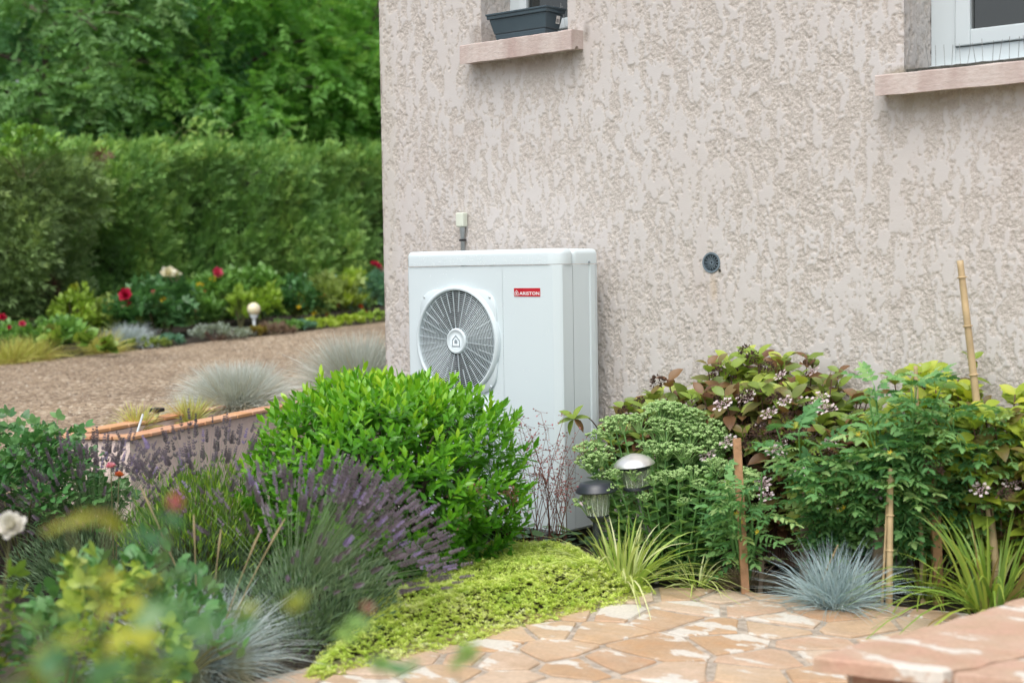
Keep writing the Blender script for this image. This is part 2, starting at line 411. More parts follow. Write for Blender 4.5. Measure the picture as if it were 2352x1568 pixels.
# loose stones lying on the nearer gravel
b = Bag(); n = 5200; X = rng.uniform(-8.0, -1.2, n); Y = rng.uniform(-3, 9, n); ok = X < xc(Y) - .25; X, Y = X[ok], Y[ok]; n = len(X)
S = rng.uniform(.006, .017, (n, 3)) * np.array([1, 1, .6]); P = np.stack([X, Y, drive_z(Y) + .016], -1)
b.inst(OCTA, P, basis(unit(n) * np.array([1, 1, .2]), np.array([0, 0, 1.])), S, rng.random(n))
STONEG = leafmat('gravel_stone', [(0, (.16, .12, .085)), (.5, (.34, .27, .19)), (1, (.60, .54, .45))], .9, 0.0)
tag(b.build('loose_gravel', STONEG, smooth=False), kind='stuff')

# ================================================================== HOUSE
def render_mat(name='rough_render', bump=1.0):
    m, nt, p, out = newmat(name); co = coords(nt)
    at = N(nt, 'ShaderNodeAttribute', attribute_name='var')            # 0 rough, 1 pressed flat
    big = noise(nt, co, 1.1, 4); fine = noise(nt, co, 130, 3)
    flat = ramp(nt, [(.3, (.562, .524, .496)), (.7, (.580, .558, .542))], big.outputs['Fac']).outputs[0]
    rgh = ramp(nt, [(.32, (.45, .405, .365)), (.6, (.56, .52, .48))], fine.outputs['Fac']).outputs[0]
    c = mixc(nt, at.outputs['Fac'], rgh, flat)
    # algae and weather stains
    st = noise(nt, coords(nt, (1.6, 1, .55)), 2.2, 5, .6); sm = ramp(nt, [(.56, (0, 0, 0)), (.75, (.32, .32, .32))], st.outputs['Fac'])
    c = mixc(nt, sm.outputs[0], c, (.46, .38, .34))
    sp = N(nt, 'ShaderNodeSeparateXYZ'); nt.links.new(co, sp.inputs[0])
    # rust run under the vent, grime by the sill ends, darker bands below the sills
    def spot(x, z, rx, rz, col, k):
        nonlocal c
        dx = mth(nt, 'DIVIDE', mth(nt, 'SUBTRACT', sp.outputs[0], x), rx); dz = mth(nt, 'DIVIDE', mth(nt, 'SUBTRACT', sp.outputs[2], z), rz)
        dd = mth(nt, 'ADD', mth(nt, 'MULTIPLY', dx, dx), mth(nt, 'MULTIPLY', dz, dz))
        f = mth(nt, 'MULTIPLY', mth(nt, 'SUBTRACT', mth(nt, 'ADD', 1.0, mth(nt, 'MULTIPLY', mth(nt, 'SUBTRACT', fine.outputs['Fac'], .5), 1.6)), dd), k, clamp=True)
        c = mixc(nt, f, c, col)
    spot(VENT[0] + .01, VENT[2] - .13, .028, .10, (.50, .38, .24), .4)
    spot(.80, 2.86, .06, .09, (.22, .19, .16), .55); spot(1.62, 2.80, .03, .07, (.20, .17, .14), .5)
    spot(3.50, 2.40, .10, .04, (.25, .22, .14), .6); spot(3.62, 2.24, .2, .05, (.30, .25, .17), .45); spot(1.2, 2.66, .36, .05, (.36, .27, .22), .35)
    spot(.05, 2.2, .10, 1.3, (.50, .47, .41), .5)
    nt.links.new(c, p.inputs['Base Color']); p.inputs['Roughness'].default_value = .92; p.inputs['Specular IOR Level'].default_value = .25
    bn = N(nt, 'ShaderNodeBump', Strength=.6 * bump, Distance=.004); nt.links.new(mth(nt, 'MULTIPLY_ADD', at.outputs['Fac'], -.75, .95), bn.inputs['Strength']); nt.links.new(fine.outputs['Fac'], bn.inputs['Height']); nt.links.new(bn.outputs[0], p.inputs['Normal'])
    return m
VENT = onY(1634, 603, 0.0)
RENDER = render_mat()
house = thing('house', 'house with pinkish beige textured render wall and two white windows above stone sills', 'house', (0, 0, 0))
WL = (.845, 1.49, 2.80, 3.75); WR = (3.505, 4.75, 2.375, 3.75)      # window openings x0,x1,z0,z1
STEP = .005
def relief(XX, ZZ):      # crushed roughcast: rough blobs pressed flat at one level
    warp = (vnoise(XX * 16 + 4, ZZ * 16) - .5) * .6
    coarse = fbm(XX * 34 + 5 + warp, ZZ * 12.5 + 9 + warp, 3); mid = fbm(XX * 74 + 70, ZZ * 52 + 40, 3); fin = fbm(XX * 150 + 11, ZZ * 140 + 3, 2)
    region = fbm(XX * 1.7 + 3, ZZ * 1.1 + 8, 2)
    hh = (coarse - .5) * .020 + (mid - .5) * .013 + (region - .5) * .006 - .0003
    rough_h = hh * .55 + (fin - .5) * .0075 - .0004
    top = .0012; flatm = np.clip((hh + .0004) / .0012, 0, 1); H = np.minimum(rough_h, top) * (1 - flatm) + np.minimum(hh, top) * flatm
    return np.maximum(H, -.0070) + (vnoise(XX * 30, ZZ * 30) - .5) * .0007, flatm
xs = np.arange(4.2, 6.2 + 1e-6, .01); zs = np.arange(.60, 3.30 + 1e-6, .01); XX, ZZ = np.meshgrid(xs, zs); H, flatm = relief(XX, ZZ)      # beyond the frame: coarser
nx = len(xs); i, j = np.meshgrid(np.arange(nx - 1), np.arange(len(zs) - 1)); keep = ~((xs[i] + .005 < WR[1]) & (zs[j] + .005 > WR[2])); a = (j * nx + i)[keep]
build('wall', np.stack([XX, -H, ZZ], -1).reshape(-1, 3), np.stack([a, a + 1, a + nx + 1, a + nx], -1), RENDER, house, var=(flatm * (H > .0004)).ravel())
xs = np.arange(0, 4.2 + 1e-6, STEP); zs = np.arange(.60, 3.30 + 1e-6, STEP); XX, ZZ = np.meshgrid(xs, zs); H, flatm = relief(XX, ZZ)
edge = np.clip(XX / .02, 0, 1); V = np.stack([XX + (1 - edge) * (np.where(XX < .004, -H * 1.3 - .004, 0)), -H * edge - (1 - edge) * (H - .006), ZZ], -1).reshape(-1, 3)
nx = len(xs); i, j = np.meshgrid(np.arange(nx - 1), np.arange(len(zs) - 1))
cx = xs[i] + STEP / 2; cz = zs[j] + STEP / 2
keep = ~(((cx > WL[0]) & (cx < WL[1]) & (cz > WL[2])) | ((cx > WR[0]) & (cz > WR[2]))) & (np.hypot(cx - VENT[0], cz - VENT[2]) > .053)
a = (j * nx + i)[keep]
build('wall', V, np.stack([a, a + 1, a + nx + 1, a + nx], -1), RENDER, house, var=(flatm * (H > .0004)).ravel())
def rect(b, p0, p1, p2, p3, n=1): b.add(np.array([p0, p1, p2, p3], float), np.array([(0, 1, 2), (0, 2, 3)]), .4)
b = Bag()                                                            # rest of the walls, outside the frame or hidden low
rect(b, (0, 0, -.2), (9, 0, -.2), (9, 0, .60), (0, 0, .60))
rect(b, (6.2, 0, .60), (9, 0, .60), (9, 0, 3.75), (6.2, 0, 3.75)); rect(b, (WR[1], 0, 3.30), (6.2, 0, 3.30), (6.2, 0, 3.75), (WR[1], 0, 3.75))
rect(b, (0, 0, 3.30), (WL[0], 0, 3.30), (WL[0], 0, 3.75), (0, 0, 3.75)); rect(b, (WL[1], 0, 3.30), (WR[0], 0, 3.30), (WR[0], 0, 3.75), (WL[1], 0, 3.75))
rect(b, (0, 0, 3.75), (9, 0, 3.75), (9, 0, 5.6), (0, 0, 5.6)); rect(b, (0, 0, -.2), (0, 0, 5.6), (0, 9, 5.6), (0, 9, -.2))
rect(b, (9, 0, -.2), (9, 9, -.2), (9, 9, 5.6), (9, 0, 5.6)); rect(b, (0, 9, -.2), (0, 9, 5.6), (9, 9, 5.6), (9, 9, -.2))
b.build('upper_wall', RENDER, house, smooth=False)
ROOF = plain('roof_tile', (.35, .14, .08), .8)
poly_build('roof', [(-.4, -.4, 5.6), (9.4, -.4, 5.6), (9.4, 9.4, 5.6), (-.4, 9.4, 5.6), (-.4, 4.5, 8.0), (9.4, 4.5, 8.0)], [(0, 1, 5, 4), (2, 3, 4, 5), (0, 4, 3), (1, 2, 5), (3, 2, 1, 0)], ROOF, house)
for (x0, x1, z0, z1, dp) in ((*WL, .27), (*WR, .30)):               # reveals: rough render in the window openings
    yy = np.arange(-.001, dp, .006); zz = np.arange(z0, z1 + .01, .006); YY, Z2 = np.meshgrid(yy, zz)
    for k, (xx, s) in enumerate(((x0, 1), (x1, -1))):
        hh2 = (fbm(YY * 40 + 9 * k, Z2 * 28 + x0 * 7, 3) - .5) * .010 + (fbm(YY * 95, Z2 * 80 + 5, 2) - .5) * .006; hh2 = np.minimum(hh2, .0012)
        Vv = np.stack([xx + s * hh2, YY, Z2], -1).reshape(-1, 3); ny = len(yy); ii, jj = np.meshgrid(np.arange(ny - 1), np.arange(len(zz) - 1)); aa = (jj * ny + ii).ravel()
        build('reveal', Vv, np.stack([aa, aa + 1, aa + ny + 1, aa + ny], -1), RENDER, house, var=np.clip(.6 + hh2.ravel() * 300, 0, 1))
    box('lintel', (x0, .002, z1), (x1, dp, z1 + .05), RENDER, house)
def sill_mat():
    m, nt, p, out = newmat('sill_paint'); co = coords(nt); n = noise(nt, coords(nt, (4, 4, 9)), 7, 6, .7); big = noise(nt, coords(nt, (1, 1, .25)), 5, 3)
    c = ramp(nt, [(.3, (.50, .41, .37)), (.5, (.57, .49, .45)), (.7, (.61, .545, .51))], n.outputs['Fac']).outputs[0]
    c = mixc(nt, ramp(nt, [(.5, (0, 0, 0)), (.70, (.8, .8, .8))], big.outputs['Fac']).outputs[0], c, (.42, .31, .28))
    nt.links.new(c, p.inputs['Base Color']); p.inputs['Roughness'].default_value = .85
    b = N(nt, 'ShaderNodeBump', Strength=.7, Distance=.006); nt.links.new(n.outputs['Fac'], b.inputs['Height']); nt.links.new(b.outputs[0], p.inputs['Normal']); return m
SILL = sill_mat(); MOSS = plain('mossy_mortar', (.055, .055, .045), .95, var=.5, scale=40, bump=1, bscale=120)
PVC = plain('white_pvc', (.62, .69, .71), .35, var=.02, scale=2)
PVC2 = plain('dark_seal', (.10, .11, .11), .6)  # even dark grey of the pane seal
m, nt, p, out = newmat('window_glass'); GLASS = m
p.inputs['Base Color'].default_value = (.02, .025, .025, 1); p.inputs['Roughness'].default_value = .03; p.inputs['Specular IOR Level'].default_value = .9
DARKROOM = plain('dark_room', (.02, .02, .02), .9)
def window(x0, x1, z0, z1, y, lab, border, sash, sill, moss):
    w = tag(link('window', None, house), None); w['label'] = lab
    # fixed frame: four members, butt-jointed
    for a, c in (((x0, y, z0), (x0 + border, y + .07, z1)), ((x1 - border, y, z0), (x1, y + .07, z1)),
                 ((x0 + border, y + .001, z0), (x1 - border, y + .07, z0 + border)), ((x0 + border, y + .001, z1 - border), (x1 - border, y + .07, z1))):
        box('frame', a, c, PVC, w, bevel=.004)
    box('frame', (x0 - .0, y - .03, z0 - .001), (x1, y - .002, z0 + border * .38), PVC, w, bevel=.004)
    a0, a1, b0, b1 = x0 + border + .004, x1 - border - .004, z0 + border + .004, z1 - border - .004; ys = y - .016
    for a, c in (((a0, ys, b0), (a0 + sash, y + .05, b1)), ((a1 - sash, ys, b0), (a1, y + .05, b1)),
                 ((a0 + sash, ys + .001, b0), (a1 - sash, y + .05, b0 + sash)), ((a0 + sash, ys + .001, b1 - sash), (a1 - sash, y + .05, b1))):
        box('sash', a, c, PVC, w, bevel=.007, segs=3)
    box('pane', (a0 + sash - .005, y + .015, b0 + sash - .005), (a1 - sash + .005, y + .03, b1 - sash + .005), GLASS, w)
    box('seal', (a0 + sash, y + .006, b0 + sash), (a0 + sash + .008, y + .0145, b1 - sash), PVC2, w)
    return w
window(WL[0] + .003, WL[1] - .003, WL[2] + .012, WL[3], .262, 'white framed window behind the slate planter box', .075, .06, None, None)
window(WR[0] + .003, WR[1] - .003, WR[2] + .03, WR[3], .292, 'white framed window with dark glass above wire bird spikes', .125, .075, None, None)
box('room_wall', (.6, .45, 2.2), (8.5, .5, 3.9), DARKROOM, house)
def sill(x0, x1, z0, z1, moss):
    prof = [(-.107, z0), (-.107, z1 - .006), (-.100, z1), (.30, z1 + .012), (.30, z0 + .01), (-.045, z0 + .01), (-.05, z0 + .022), (-.07, z0 + .022), (-.075, z0 + .004)]
    nP = len(prof); nx = 24; V = []; Fc = []
    for i in range(nx + 1):
        x = x0 + (x1 - x0) * i / nx
        for k, (yy, zz) in enumerate(prof): V.append((x, yy + random.uniform(-.0025, .0025), zz + random.uniform(-.0018, .0018)))
    for i in range(nx):
        for k in range(nP): Fc.append((i * nP + k, i * nP + (k + 1) % nP, (i + 1) * nP + (k + 1) % nP, (i + 1) * nP + k))
    Fc += [tuple(range(nP)), tuple(range(nx * nP, nx * nP + nP))]
    o = poly_build('window_sill', V, Fc, SILL, house); return o
sill(.767, 1.597, 2.698, 2.808, False)
sill(3.406, 4.95, 2.286, 2.384, True)
# mossy mortar bed on the right sill
Vm = []; Tm = []
xx = np.linspace(3.53, 4.74, 60); 
for i, x in enumerate(xx):
    h = .020 + .006 * vnoise(np.array([x * 40.]), np.array([.5]))[0]
    Vm += [(x, -.035 + .01 * vnoise(np.array([x * 25.]), np.array([4.5]))[0], 2.383), (x, -.032, 2.383 + h), (x, .26, 2.40 + h * .6)]
for i in range(59):
    a = 3 * i; Tm += [(a, a + 3, a + 4, a + 1), (a + 1, a + 4, a + 5, a + 2)]
build('mossy_mortar', Vm, Tm, MOSS, house)
# bird spikes: wires on a hidden base strip
WIRE = plain('spike_wire', (.30, .31, .31), .35, metal=1.0)
def spikes(x0, x1, y, z, n, hgt, label):
    t = thing('bird_spikes', label, 'bird spikes', ((x0 + x1) / 2, y, z))
    box('base_strip', (x0, y - .008, z), (x1, y + .008, z + .004), plain('clear_strip', (.5, .5, .5), .3), t)
    me = None
    for i in range(n):
        x = x0 + (x1 - x0) * (i + .5) / n + random.uniform(-.01, .01); ang = random.choice((0, 0, 0, .14, -.14, .05)) ; ln = hgt * random.uniform(.92, 1.05)
        V, T = tube_arrays([(x, y, z + .003), (x + math.sin(ang) * ln, y + random.uniform(-.02, .02), z + math.cos(ang) * ln)], .0013, 4); build('wire', V, T, WIRE, t)
spikes(3.58, 4.72, .08, 2.405, 30, .115, 'row of thin wire bird spikes on the sill of the larger window')
spikes(.92, 1.45, .16, 2.812, 13, .20, 'row of thin wire bird spikes on the sill behind the slate planter box')

# slate coloured plastic trough on the left sill
SLATE = plain('slate_plastic', (.055, .085, .105), .42, var=.12, scale=5); t0 = (1.18, -.01, 2.812)
wb = thing('window_box', 'slate grey plastic planter box with a white barcode sticker on the window sill', 'planter box', t0)
def trough(x0, x1, y0, y1, X0, X1, Y0, Y1, z0, z1, nm, bev=.006):
    V = [(x0, y0, z0), (x1, y0, z0), (x1, y1, z0), (x0, y1, z0), (X0, Y0, z1), (X1, Y0, z1), (X1, Y1, z1), (X0, Y1, z1)]
    return poly_build(nm, V, [(0, 3, 2, 1), (4, 5, 6, 7), (0, 1, 5, 4), (1, 2, 6, 5), (2, 3, 7, 6), (3, 0, 4, 7)], SLATE, wb, bevel=bev, segs=2)
bz = 2.814
trough(1.012, 1.372, -.062, .052, 1.006, 1.378, -.066, .056, bz, bz + .032, 'foot')
trough(1.002, 1.382, -.068, .058, .978, 1.40, -.084, .074, bz + .0325, bz + .118, 'trough')
trough(.968, 1.408, -.092, .082, .966, 1.41, -.094, .084, bz + .1185, bz + .138, 'rim', .003)
trough(.962, 1.414, -.098, .088, .961, 1.415, -.099, .089, bz + .1385, bz + .150, 'lip', .003)
WHITE = plain('paper_white', (.75, .75, .73), .6, var=.03); INK = plain('ink_black', (.03, .03, .03), .6)
Vst = lambda y, s, zz: (1.382 + .018 * ((zz - bz - .0325) / .0855) + .004, y, zz)
stk = poly_build('sticker', [Vst(.012, 0, bz + .062), Vst(.046, 0, bz + .062), Vst(.046, 0, bz + .105), Vst(.012, 0, bz + .105)], [(0, 1, 2, 3)], WHITE, wb)
for k in range(9):
    yb = .017 + k * .0028; w = random.choice((.0008, .0012, .0018))
    pv = [np.array(Vst(yb, 0, bz + .068)), np.array(Vst(yb + w, 0, bz + .068)), np.array(Vst(yb + w, 0, bz + .088)), np.array(Vst(yb, 0, bz + .088))]
    poly_build('barcode_bar', [q + np.array([.0008, 0, 0]) for q in pv], [(0, 1, 2, 3)], INK, stk)

# cable cover above the heat pump
CREAM = plain('cream_plastic', (.62, .66, .56), .4, var=.04); GREYP = plain('grey_conduit', (.55, .60, .61), .45, var=.05); BLK = plain('black_plastic', (.02, .02, .022), .45)
cc = onY(1062, 505, -.02); cb = thing('cable_cover', 'small cream cable box with grey conduit clipped to the wall', 'cable box', (cc[0], -.004, cc[2]))
box('cover', (cc[0] - .030, -.05, cc[2] - .043), (cc[0] + .030, -.004, cc[2] + .043), CREAM, cb, bevel=.011, segs=4)
V, T = tube_arrays([(cc[0] + .002, -.024, cc[2] - .044), (cc[0] + .002, -.024, cc[2] - .085)], .0155, 12); build('conduit_sleeve', V, T, GREYP, cb)
V, T = tube_arrays([(cc[0] + .002, -.024, cc[2] - .0855), (cc[0] + .006, -.024, 1.40)], .0125, 12); build('conduit', V, T, GREYP, cb)
zc_ = cc[2] - .122; box('clip', (cc[0] - .013, -.040, zc_ - .006), (cc[0] + .018, -.006, zc_ + .007), BLK, cb, bevel=.003)
box('clip', (cc[0] - .022, -.022, zc_ - .004), (cc[0] - .0135, -.008, zc_ + .005), BLK, cb)

# round vent with rosette grille
VG = plain('vent_blue_grey', (.15, .20, .235), .5, var=.12, scale=30)
vt = thing('wall_vent', 'round blue grey vent grille with rosette bars set in the rendered wall', 'vent', (VENT[0], 0, VENT[2]))
def ring_strip(b, cx, cz, r0, r1, y0, y1, n=40):
    V = []; T = []
    for k in range(n):
        a = 2 * PI * k / n
        for (r, y) in ((r0, y0), (r1, y0), (r1, y1), (r0, y1)): V.append((cx + r * math.cos(a), y, cz + r * math.sin(a)))
    for k in range(n):
        k2 = (k + 1) % n
        for s in range(4): T.append((k * 4 + s, k * 4 + (s + 1) % 4, k2 * 4 + (s + 1) % 4, k2 * 4 + s))
    b.add(V, [(q[0], q[1], q[2]) for q in T] + [(q[0], q[2], q[3]) for q in T])
b = Bag(); ring_strip(b, VENT[0], VENT[2], .045, .054, -.004, .05, 48); b.build('ring', VG, vt, smooth=False)
b = Bag(); ring_strip(b, VENT[0], VENT[2], .006, .011, -.001, .006, 24); b.build('hub', VG, vt, smooth=False)
for k in range(14):
    a = 2 * PI * k / 14; am = a + PI / 14; b = Bag(); pts = []
    for t in np.linspace(0, 1, 9):      # petal-shaped loop bar
        r = .010 + .0265 * math.sin(PI * t) ** .6 if False else .010 + .027 * (1 - abs(2 * t - 1) ** 1.6); w = (2 * t - 1) * PI / 15 * (1 if r < .03 else .9)
        pts.append((VENT[0] + r * math.cos(a + w), .001, VENT[2] + r * math.sin(a + w)))
    V, T = tube_arrays(pts, .0014, 5); b.add(V, T)
    for s in (-1, 1):
        V, T = tube_arrays([(VENT[0] + .0355 * math.cos(a), .001, VENT[2] + .0355 * math.sin(a)), (VENT[0] + .0465 * math.cos(a + s * PI / 14), .001, VENT[2] + .0465 * math.sin(a + s * PI / 14))], .0014, 5); b.add(V, T)
    b.build('rosette_bar', VG, vt)
n = 40; build('duct', [(VENT[0] + .053 * math.cos(2 * PI * k / n), .06, VENT[2] + .053 * math.sin(2 * PI * k / n)) for k in range(n)], [tuple(range(n))], DARKROOM, vt)
# conduit collar: wall plug remnant beside the vent
box('mortar_chip', (VENT[0] + .044, -.004, VENT[2] - .05), (VENT[0] + .056, .02, VENT[2] - .034), MOSS, vt, bevel=.003)

# ================================================================== HEAT PUMP
UX, UY, UZ0, UZ1, UW, UD = .667, -.480, .09, 1.600, 1.106, .350
ENAMEL = plain('white_enamel', (.65, .735, .765), .30, var=.012, scale=1.5)
GRILLEW = plain('white_grille_plastic', (.62, .70, .73), .36, var=.015, scale=3)
INNER = plain('dark_interior', (.012, .014, .017), .8); GREYL = plain('logo_grey', (.27, .32, .35), .45, var=.03); RED = plain('badge_red', (.50, .012, .025), .3, var=.05)
hp = thing('heat_pump', 'tall white heat pump with round fan grille and red badge against the house wall', 'heat pump', (UX + UW / 2, UY + UD / 2, .0))
ux = lambda u: UX + u; uy = lambda v: UY + v
def sheet(name, quads, parent, mat=None):
    b = Bag()
    for q in quads: b.add(np.array(q, float), np.array([(0, 1, 2), (0, 2, 3)]))
    return b.build(name, mat or ENAMEL, parent, smooth=False)
FU, FZ, FR = .389, (1.095, .510), .293
ZS = 1.513                                                       # seam under the lid
def frect(u0, u1, z0, z1, v=0): return [(ux(u0), uy(v), z0), (ux(u1), uy(v), z0), (ux(u1), uy(v), z1), (ux(u0), uy(v), z1)]
b = Bag(); hs_ = .287
def hole_square(cu, cz, half, r, n=64):
    V = []; T = []
    for k in range(n):
        a = 2 * PI * k / n; c, s = math.cos(a), math.sin(a); m_ = half / max(abs(c), abs(s))
        V += [(ux(cu + r * c), uy(0), cz + r * s), (ux(cu + m_ * c), uy(0), cz + m_ * s)]
    for k in range(n):
        k2 = (k + 1) % n; T += [(2 * k, 2 * k + 1, 2 * k2 + 1), (2 * k, 2 * k2 + 1, 2 * k2)]
    b.add(V, T)
hs_ = .2915; FR = .284
for z in FZ: hole_square(FU, z, hs_, FR)
for q in (frect(.012, FU - hs_, UZ0, ZS), frect(FU + hs_, .718, UZ0, ZS), frect(FU - hs_, FU + hs_, FZ[0] + hs_, ZS), frect(FU - hs_, FU + hs_, FZ[1] + hs_, FZ[0] - hs_), frect(FU - hs_, FU + hs_, UZ0, FZ[1] - hs_)):
    b.add(np.array(q), np.array([(0, 1, 2), (0, 2, 3)]))
b.build('front_panel', ENAMEL, hp, smooth=False)
sheet('service_panel', [frect(.7193, 1.060, UZ0, ZS)], hp)
def chain(name, prof, z0, z1, parent, mat=None, smooth=True):
    V = []; T = []
    for (u, v) in prof: V += [(ux(u), uy(v), z0), (ux(u), uy(v), z1)]
    for i in range(len(prof) - 1): T.append((2 * i, 2 * i + 2, 2 * i + 3, 2 * i + 1))
    return build(name, V, T, mat or ENAMEL, parent, smooth=smooth)
chain('corner_panel', [(1.0602, 0), (1.068, .001), (1.098, .026), (1.106, .036), (1.106, .124)], UZ0, ZS, hp, smooth=False)
chain('side_panel', [(1.106, .1265), (1.106, .268), (1.103, .2685)], UZ0, ZS, hp, smooth=False)
chain('rear_panel', [(1.103, .270), (1.109, .276), (1.111, .282), (1.111, .316), (1.106, .326), (1.100, UD), (0.0, UD)], UZ0, ZS, hp, smooth=False)
chain('corner_panel', [(.0118, 0), (.004, .003), (0, .012), (0, UD - .001)], UZ0, ZS, hp, smooth=False)
prism('base_tray', [(ux(.01), uy(.008)), (ux(1.098), uy(.008)), (ux(1.098), uy(UD - .005)), (ux(.01), uy(UD - .005))], UZ0 - .012, UZ0 + .004, ENAMEL, hp)
prism('lid', [(ux(-.003), uy(-.006)), (ux(1.062), uy(-.006)), (ux(1.114), uy(.040)), (ux(1.114), uy(.128)), (ux(-.003), uy(.128))], ZS + .0035, UZ1, ENAMEL, hp, bevel=.030, segs=6, top_only=True)
prism('lid', [(ux(-.001), uy(.1282)), (ux(1.108), uy(.1282)), (ux(1.1125), uy(UD + .003)), (ux(-.001), uy(UD + .003))], ZS + .0035, UZ1 - .002, ENAMEL, hp, bevel=.030, segs=6, top_only=True)
V, T = tube_arrays([(ux(1.112), uy(.262), ZS + .012), (ux(1.118), uy(.262), ZS + .012)], .006, 10); build('screw', V, T, GREYL, hp)
for u in (.16, .94):
    box('foot', (ux(u), uy(-.03), .0), (ux(u) + .09, uy(UD + .03), UZ0 - .0125), plain('foot_rubber', (.04, .04, .04), .8), hp, bevel=.01)
def house_icon(parent, cu, cz, w, v, mat, nm, inner=True):
    """outlined pitched-roof house with a small solid house inside"""
    def outl(s): return [(-.5, -.54), (.5, -.54), (.5, .10), (0, .58), (-.5, .10)]
    o = np.array(outl(1.0)) * w; i_ = np.array([(-.39, -.43), (.39, -.43), (.39, .05), (0, .43), (-.39, .05)]) * w; n = 5; V = []; T = []
    for p_, q in zip(o, i_): V += [(ux(cu + p_[0]), uy(v), cz + p_[1]), (ux(cu + q[0]), uy(v), cz + q[1])]
    for k in range(n): T.append((2 * k, 2 * ((k + 1) % n), 2 * ((k + 1) % n) + 1, 2 * k + 1))
    s = np.array([(-.18, -.22), (.18, -.22), (.18, .02), (0, .20), (-.18, .02)]) * w; c = len(V)
    V += [(ux(cu + q[0]), uy(v), cz + q[1]) for q in s]
    Fc = T + [tuple(range(c, c + 5))]
    return poly_build(nm, V, Fc, mat, parent)
# fan grilles
def grille(cz):
    g = link('grille', None, hp)
    # square mounting plate with rounded corners, open in the middle
    b = Bag(); n = 96; h = .290; rc = .07; Vp = []; T = []
    for k in range(n):
        a = 2 * PI * (k + .5) / n; c, s = math.cos(a), math.sin(a)
        e = 5.0; m_ = h / ((abs(c) ** e + abs(s) ** e) ** (1 / e)); m_ = max(m_, .2935)
        for (r, v) in ((.2845, -.012), (m_ - .004, -.012), (m_, -.008), (m_, .0005)): Vp.append((ux(FU + r * c), uy(v), cz + r * s))
    for k in range(n):
        k2 = (k + 1) % n
        for q in range(3): T += [(4 * k + q, 4 * k + q + 1, 4 * k2 + q + 1), (4 * k + q, 4 * k2 + q + 1, 4 * k2 + q)]
    b.add(Vp, T); b.build('mounting_plate', GRILLEW, g)
    b = Bag(); prof = [(.2825, .010), (.2825, -.020), (.286, -.027), (.293, -.030), (.302, -.026), (.309, -.016), (.311, -.004), (.311, .0008)]; Vp = []; T = []; n = 96; kk = len(prof)
    for k in range(n):
        a = 2 * PI * k / n
        for (r, v) in prof: Vp.append((ux(FU + r * math.cos(a)), uy(v), cz + r * math.sin(a)))
    for k in range(n):
        k2 = (k + 1) % n
        for q in range(kk - 1): T += [(kk * k + q, kk * k + q + 1, kk * k2 + q + 1), (kk * k + q, kk * k2 + q + 1, kk * k2 + q)]
    b.add(Vp, T); b.build('outer_ring', GRILLEW, g)
    nr = 18
    for q in range(nr):
        r = .078 + (.277 - .078) * (q + .6) / nr; b = Bag(); ring_strip(b, ux(FU), cz, r - .0010, r + .0010, uy(-.0190), uy(-.012), 72); b.build('grille_ring', GRILLEW, g, smooth=False)
    for q in range(36):
        a = 2 * PI * (q + .5) / 36 + PI / 2; r0 = .072 if q % 2 == 0 else .165; th = .0020 if q in (5, 17, 29) else .0007
        V = []; c, s = math.cos(a), math.sin(a)
        for (r, w) in ((r0, th), (.2835, th * 1.15)):
            for v in (-.0185, -.0115):
                for sg in (-1, 1): V.append((ux(FU + r * c - sg * w * s), uy(v), cz + r * s + sg * w * c))
        poly_build('grille_rib', V, [(0, 1, 3, 2), (4, 6, 7, 5), (0, 4, 5, 1), (2, 3, 7, 6), (0, 2, 6, 4), (1, 5, 7, 3)], GRILLEW, g)
    b = Bag(); prof = [(.0, -.0225), (.052, -.0225), (.056, -.0235), (.060, -.0265), (.067, -.0265), (.073, -.021), (.0745, -.006)]; Vp = []; T = []; n = 48; kk = len(prof)
    for k in range(n):
        a = 2 * PI * k / n
        for (r, v) in prof: Vp.append((ux(FU + r * math.cos(a)), uy(v), cz + r * math.sin(a)))
    for k in range(n):
        k2 = (k + 1) % n
        for q in range(kk - 1): T += [(kk * k + q, kk * k + q + 1, kk * k2 + q + 1), (kk * k + q, kk * k2 + q + 1, kk * k2 + q)]
    b.add(Vp, T); b.build('hub', GRILLEW, g)
    house_icon(g, FU, cz, .060, -.0236, GREYL, 'hub_emblem')
    for su, sz in ((-1, 1), (1, 1), (-1, -1), (1, -1)):
        V, T = tube_arrays([(ux(FU + su * .2465), uy(-.0125), cz + sz * .2465), (ux(FU + su * .2465), uy(-.0145), cz + sz * .2465)], .0075, 14); build('screw_cap', V, T, GRILLEW, g)
    # fan behind the grille
    f = link('fan', None, hp); b = Bag(); n = 48; Vp = []; T = []
    for k in range(n):
        a = 2 * PI * k / n
        for (r, v) in ((.2838, .006), (.2838, .16), (.0, .16)): Vp.append((ux(FU + r * math.cos(a)), uy(v), cz + r * math.sin(a)))
    for k in range(n):
        k2 = (k + 1) % n
        for q in range(2): T += [(3 * k + q, 3 * k + q + 1, 3 * k2 + q + 1), (3 * k + q, 3 * k2 + q + 1, 3 * k2 + q)]
    b.add(Vp, T); b.build('duct', INNER, f)
    V, T = tube_arrays([(ux(FU), uy(.05), cz), (ux(FU), uy(.12), cz)], .07, 20); build('fan_hub', V, T, BLK, f)
    for q in range(3):
        Vb = []; Tb = []; m_ = 8
        for i in range(m_ + 1):
            r = .065 + .2 * i / m_
            for j in range(4):
                a = 2 * PI * q / 3 + (j - 1.5) * .32 + .25 * i / m_; Vb.append((ux(FU + r * math.cos(a)), uy(.10 - .02 * j), cz + r * math.sin(a)))
        for i in range(m_):
            for j in range(3):
                a = i * 4 + j; Tb += [(a, a + 1, a + 5), (a, a + 5, a + 4)]
        build('fan_blade', Vb, Tb, BLK, f)
for z in FZ: grille(z)
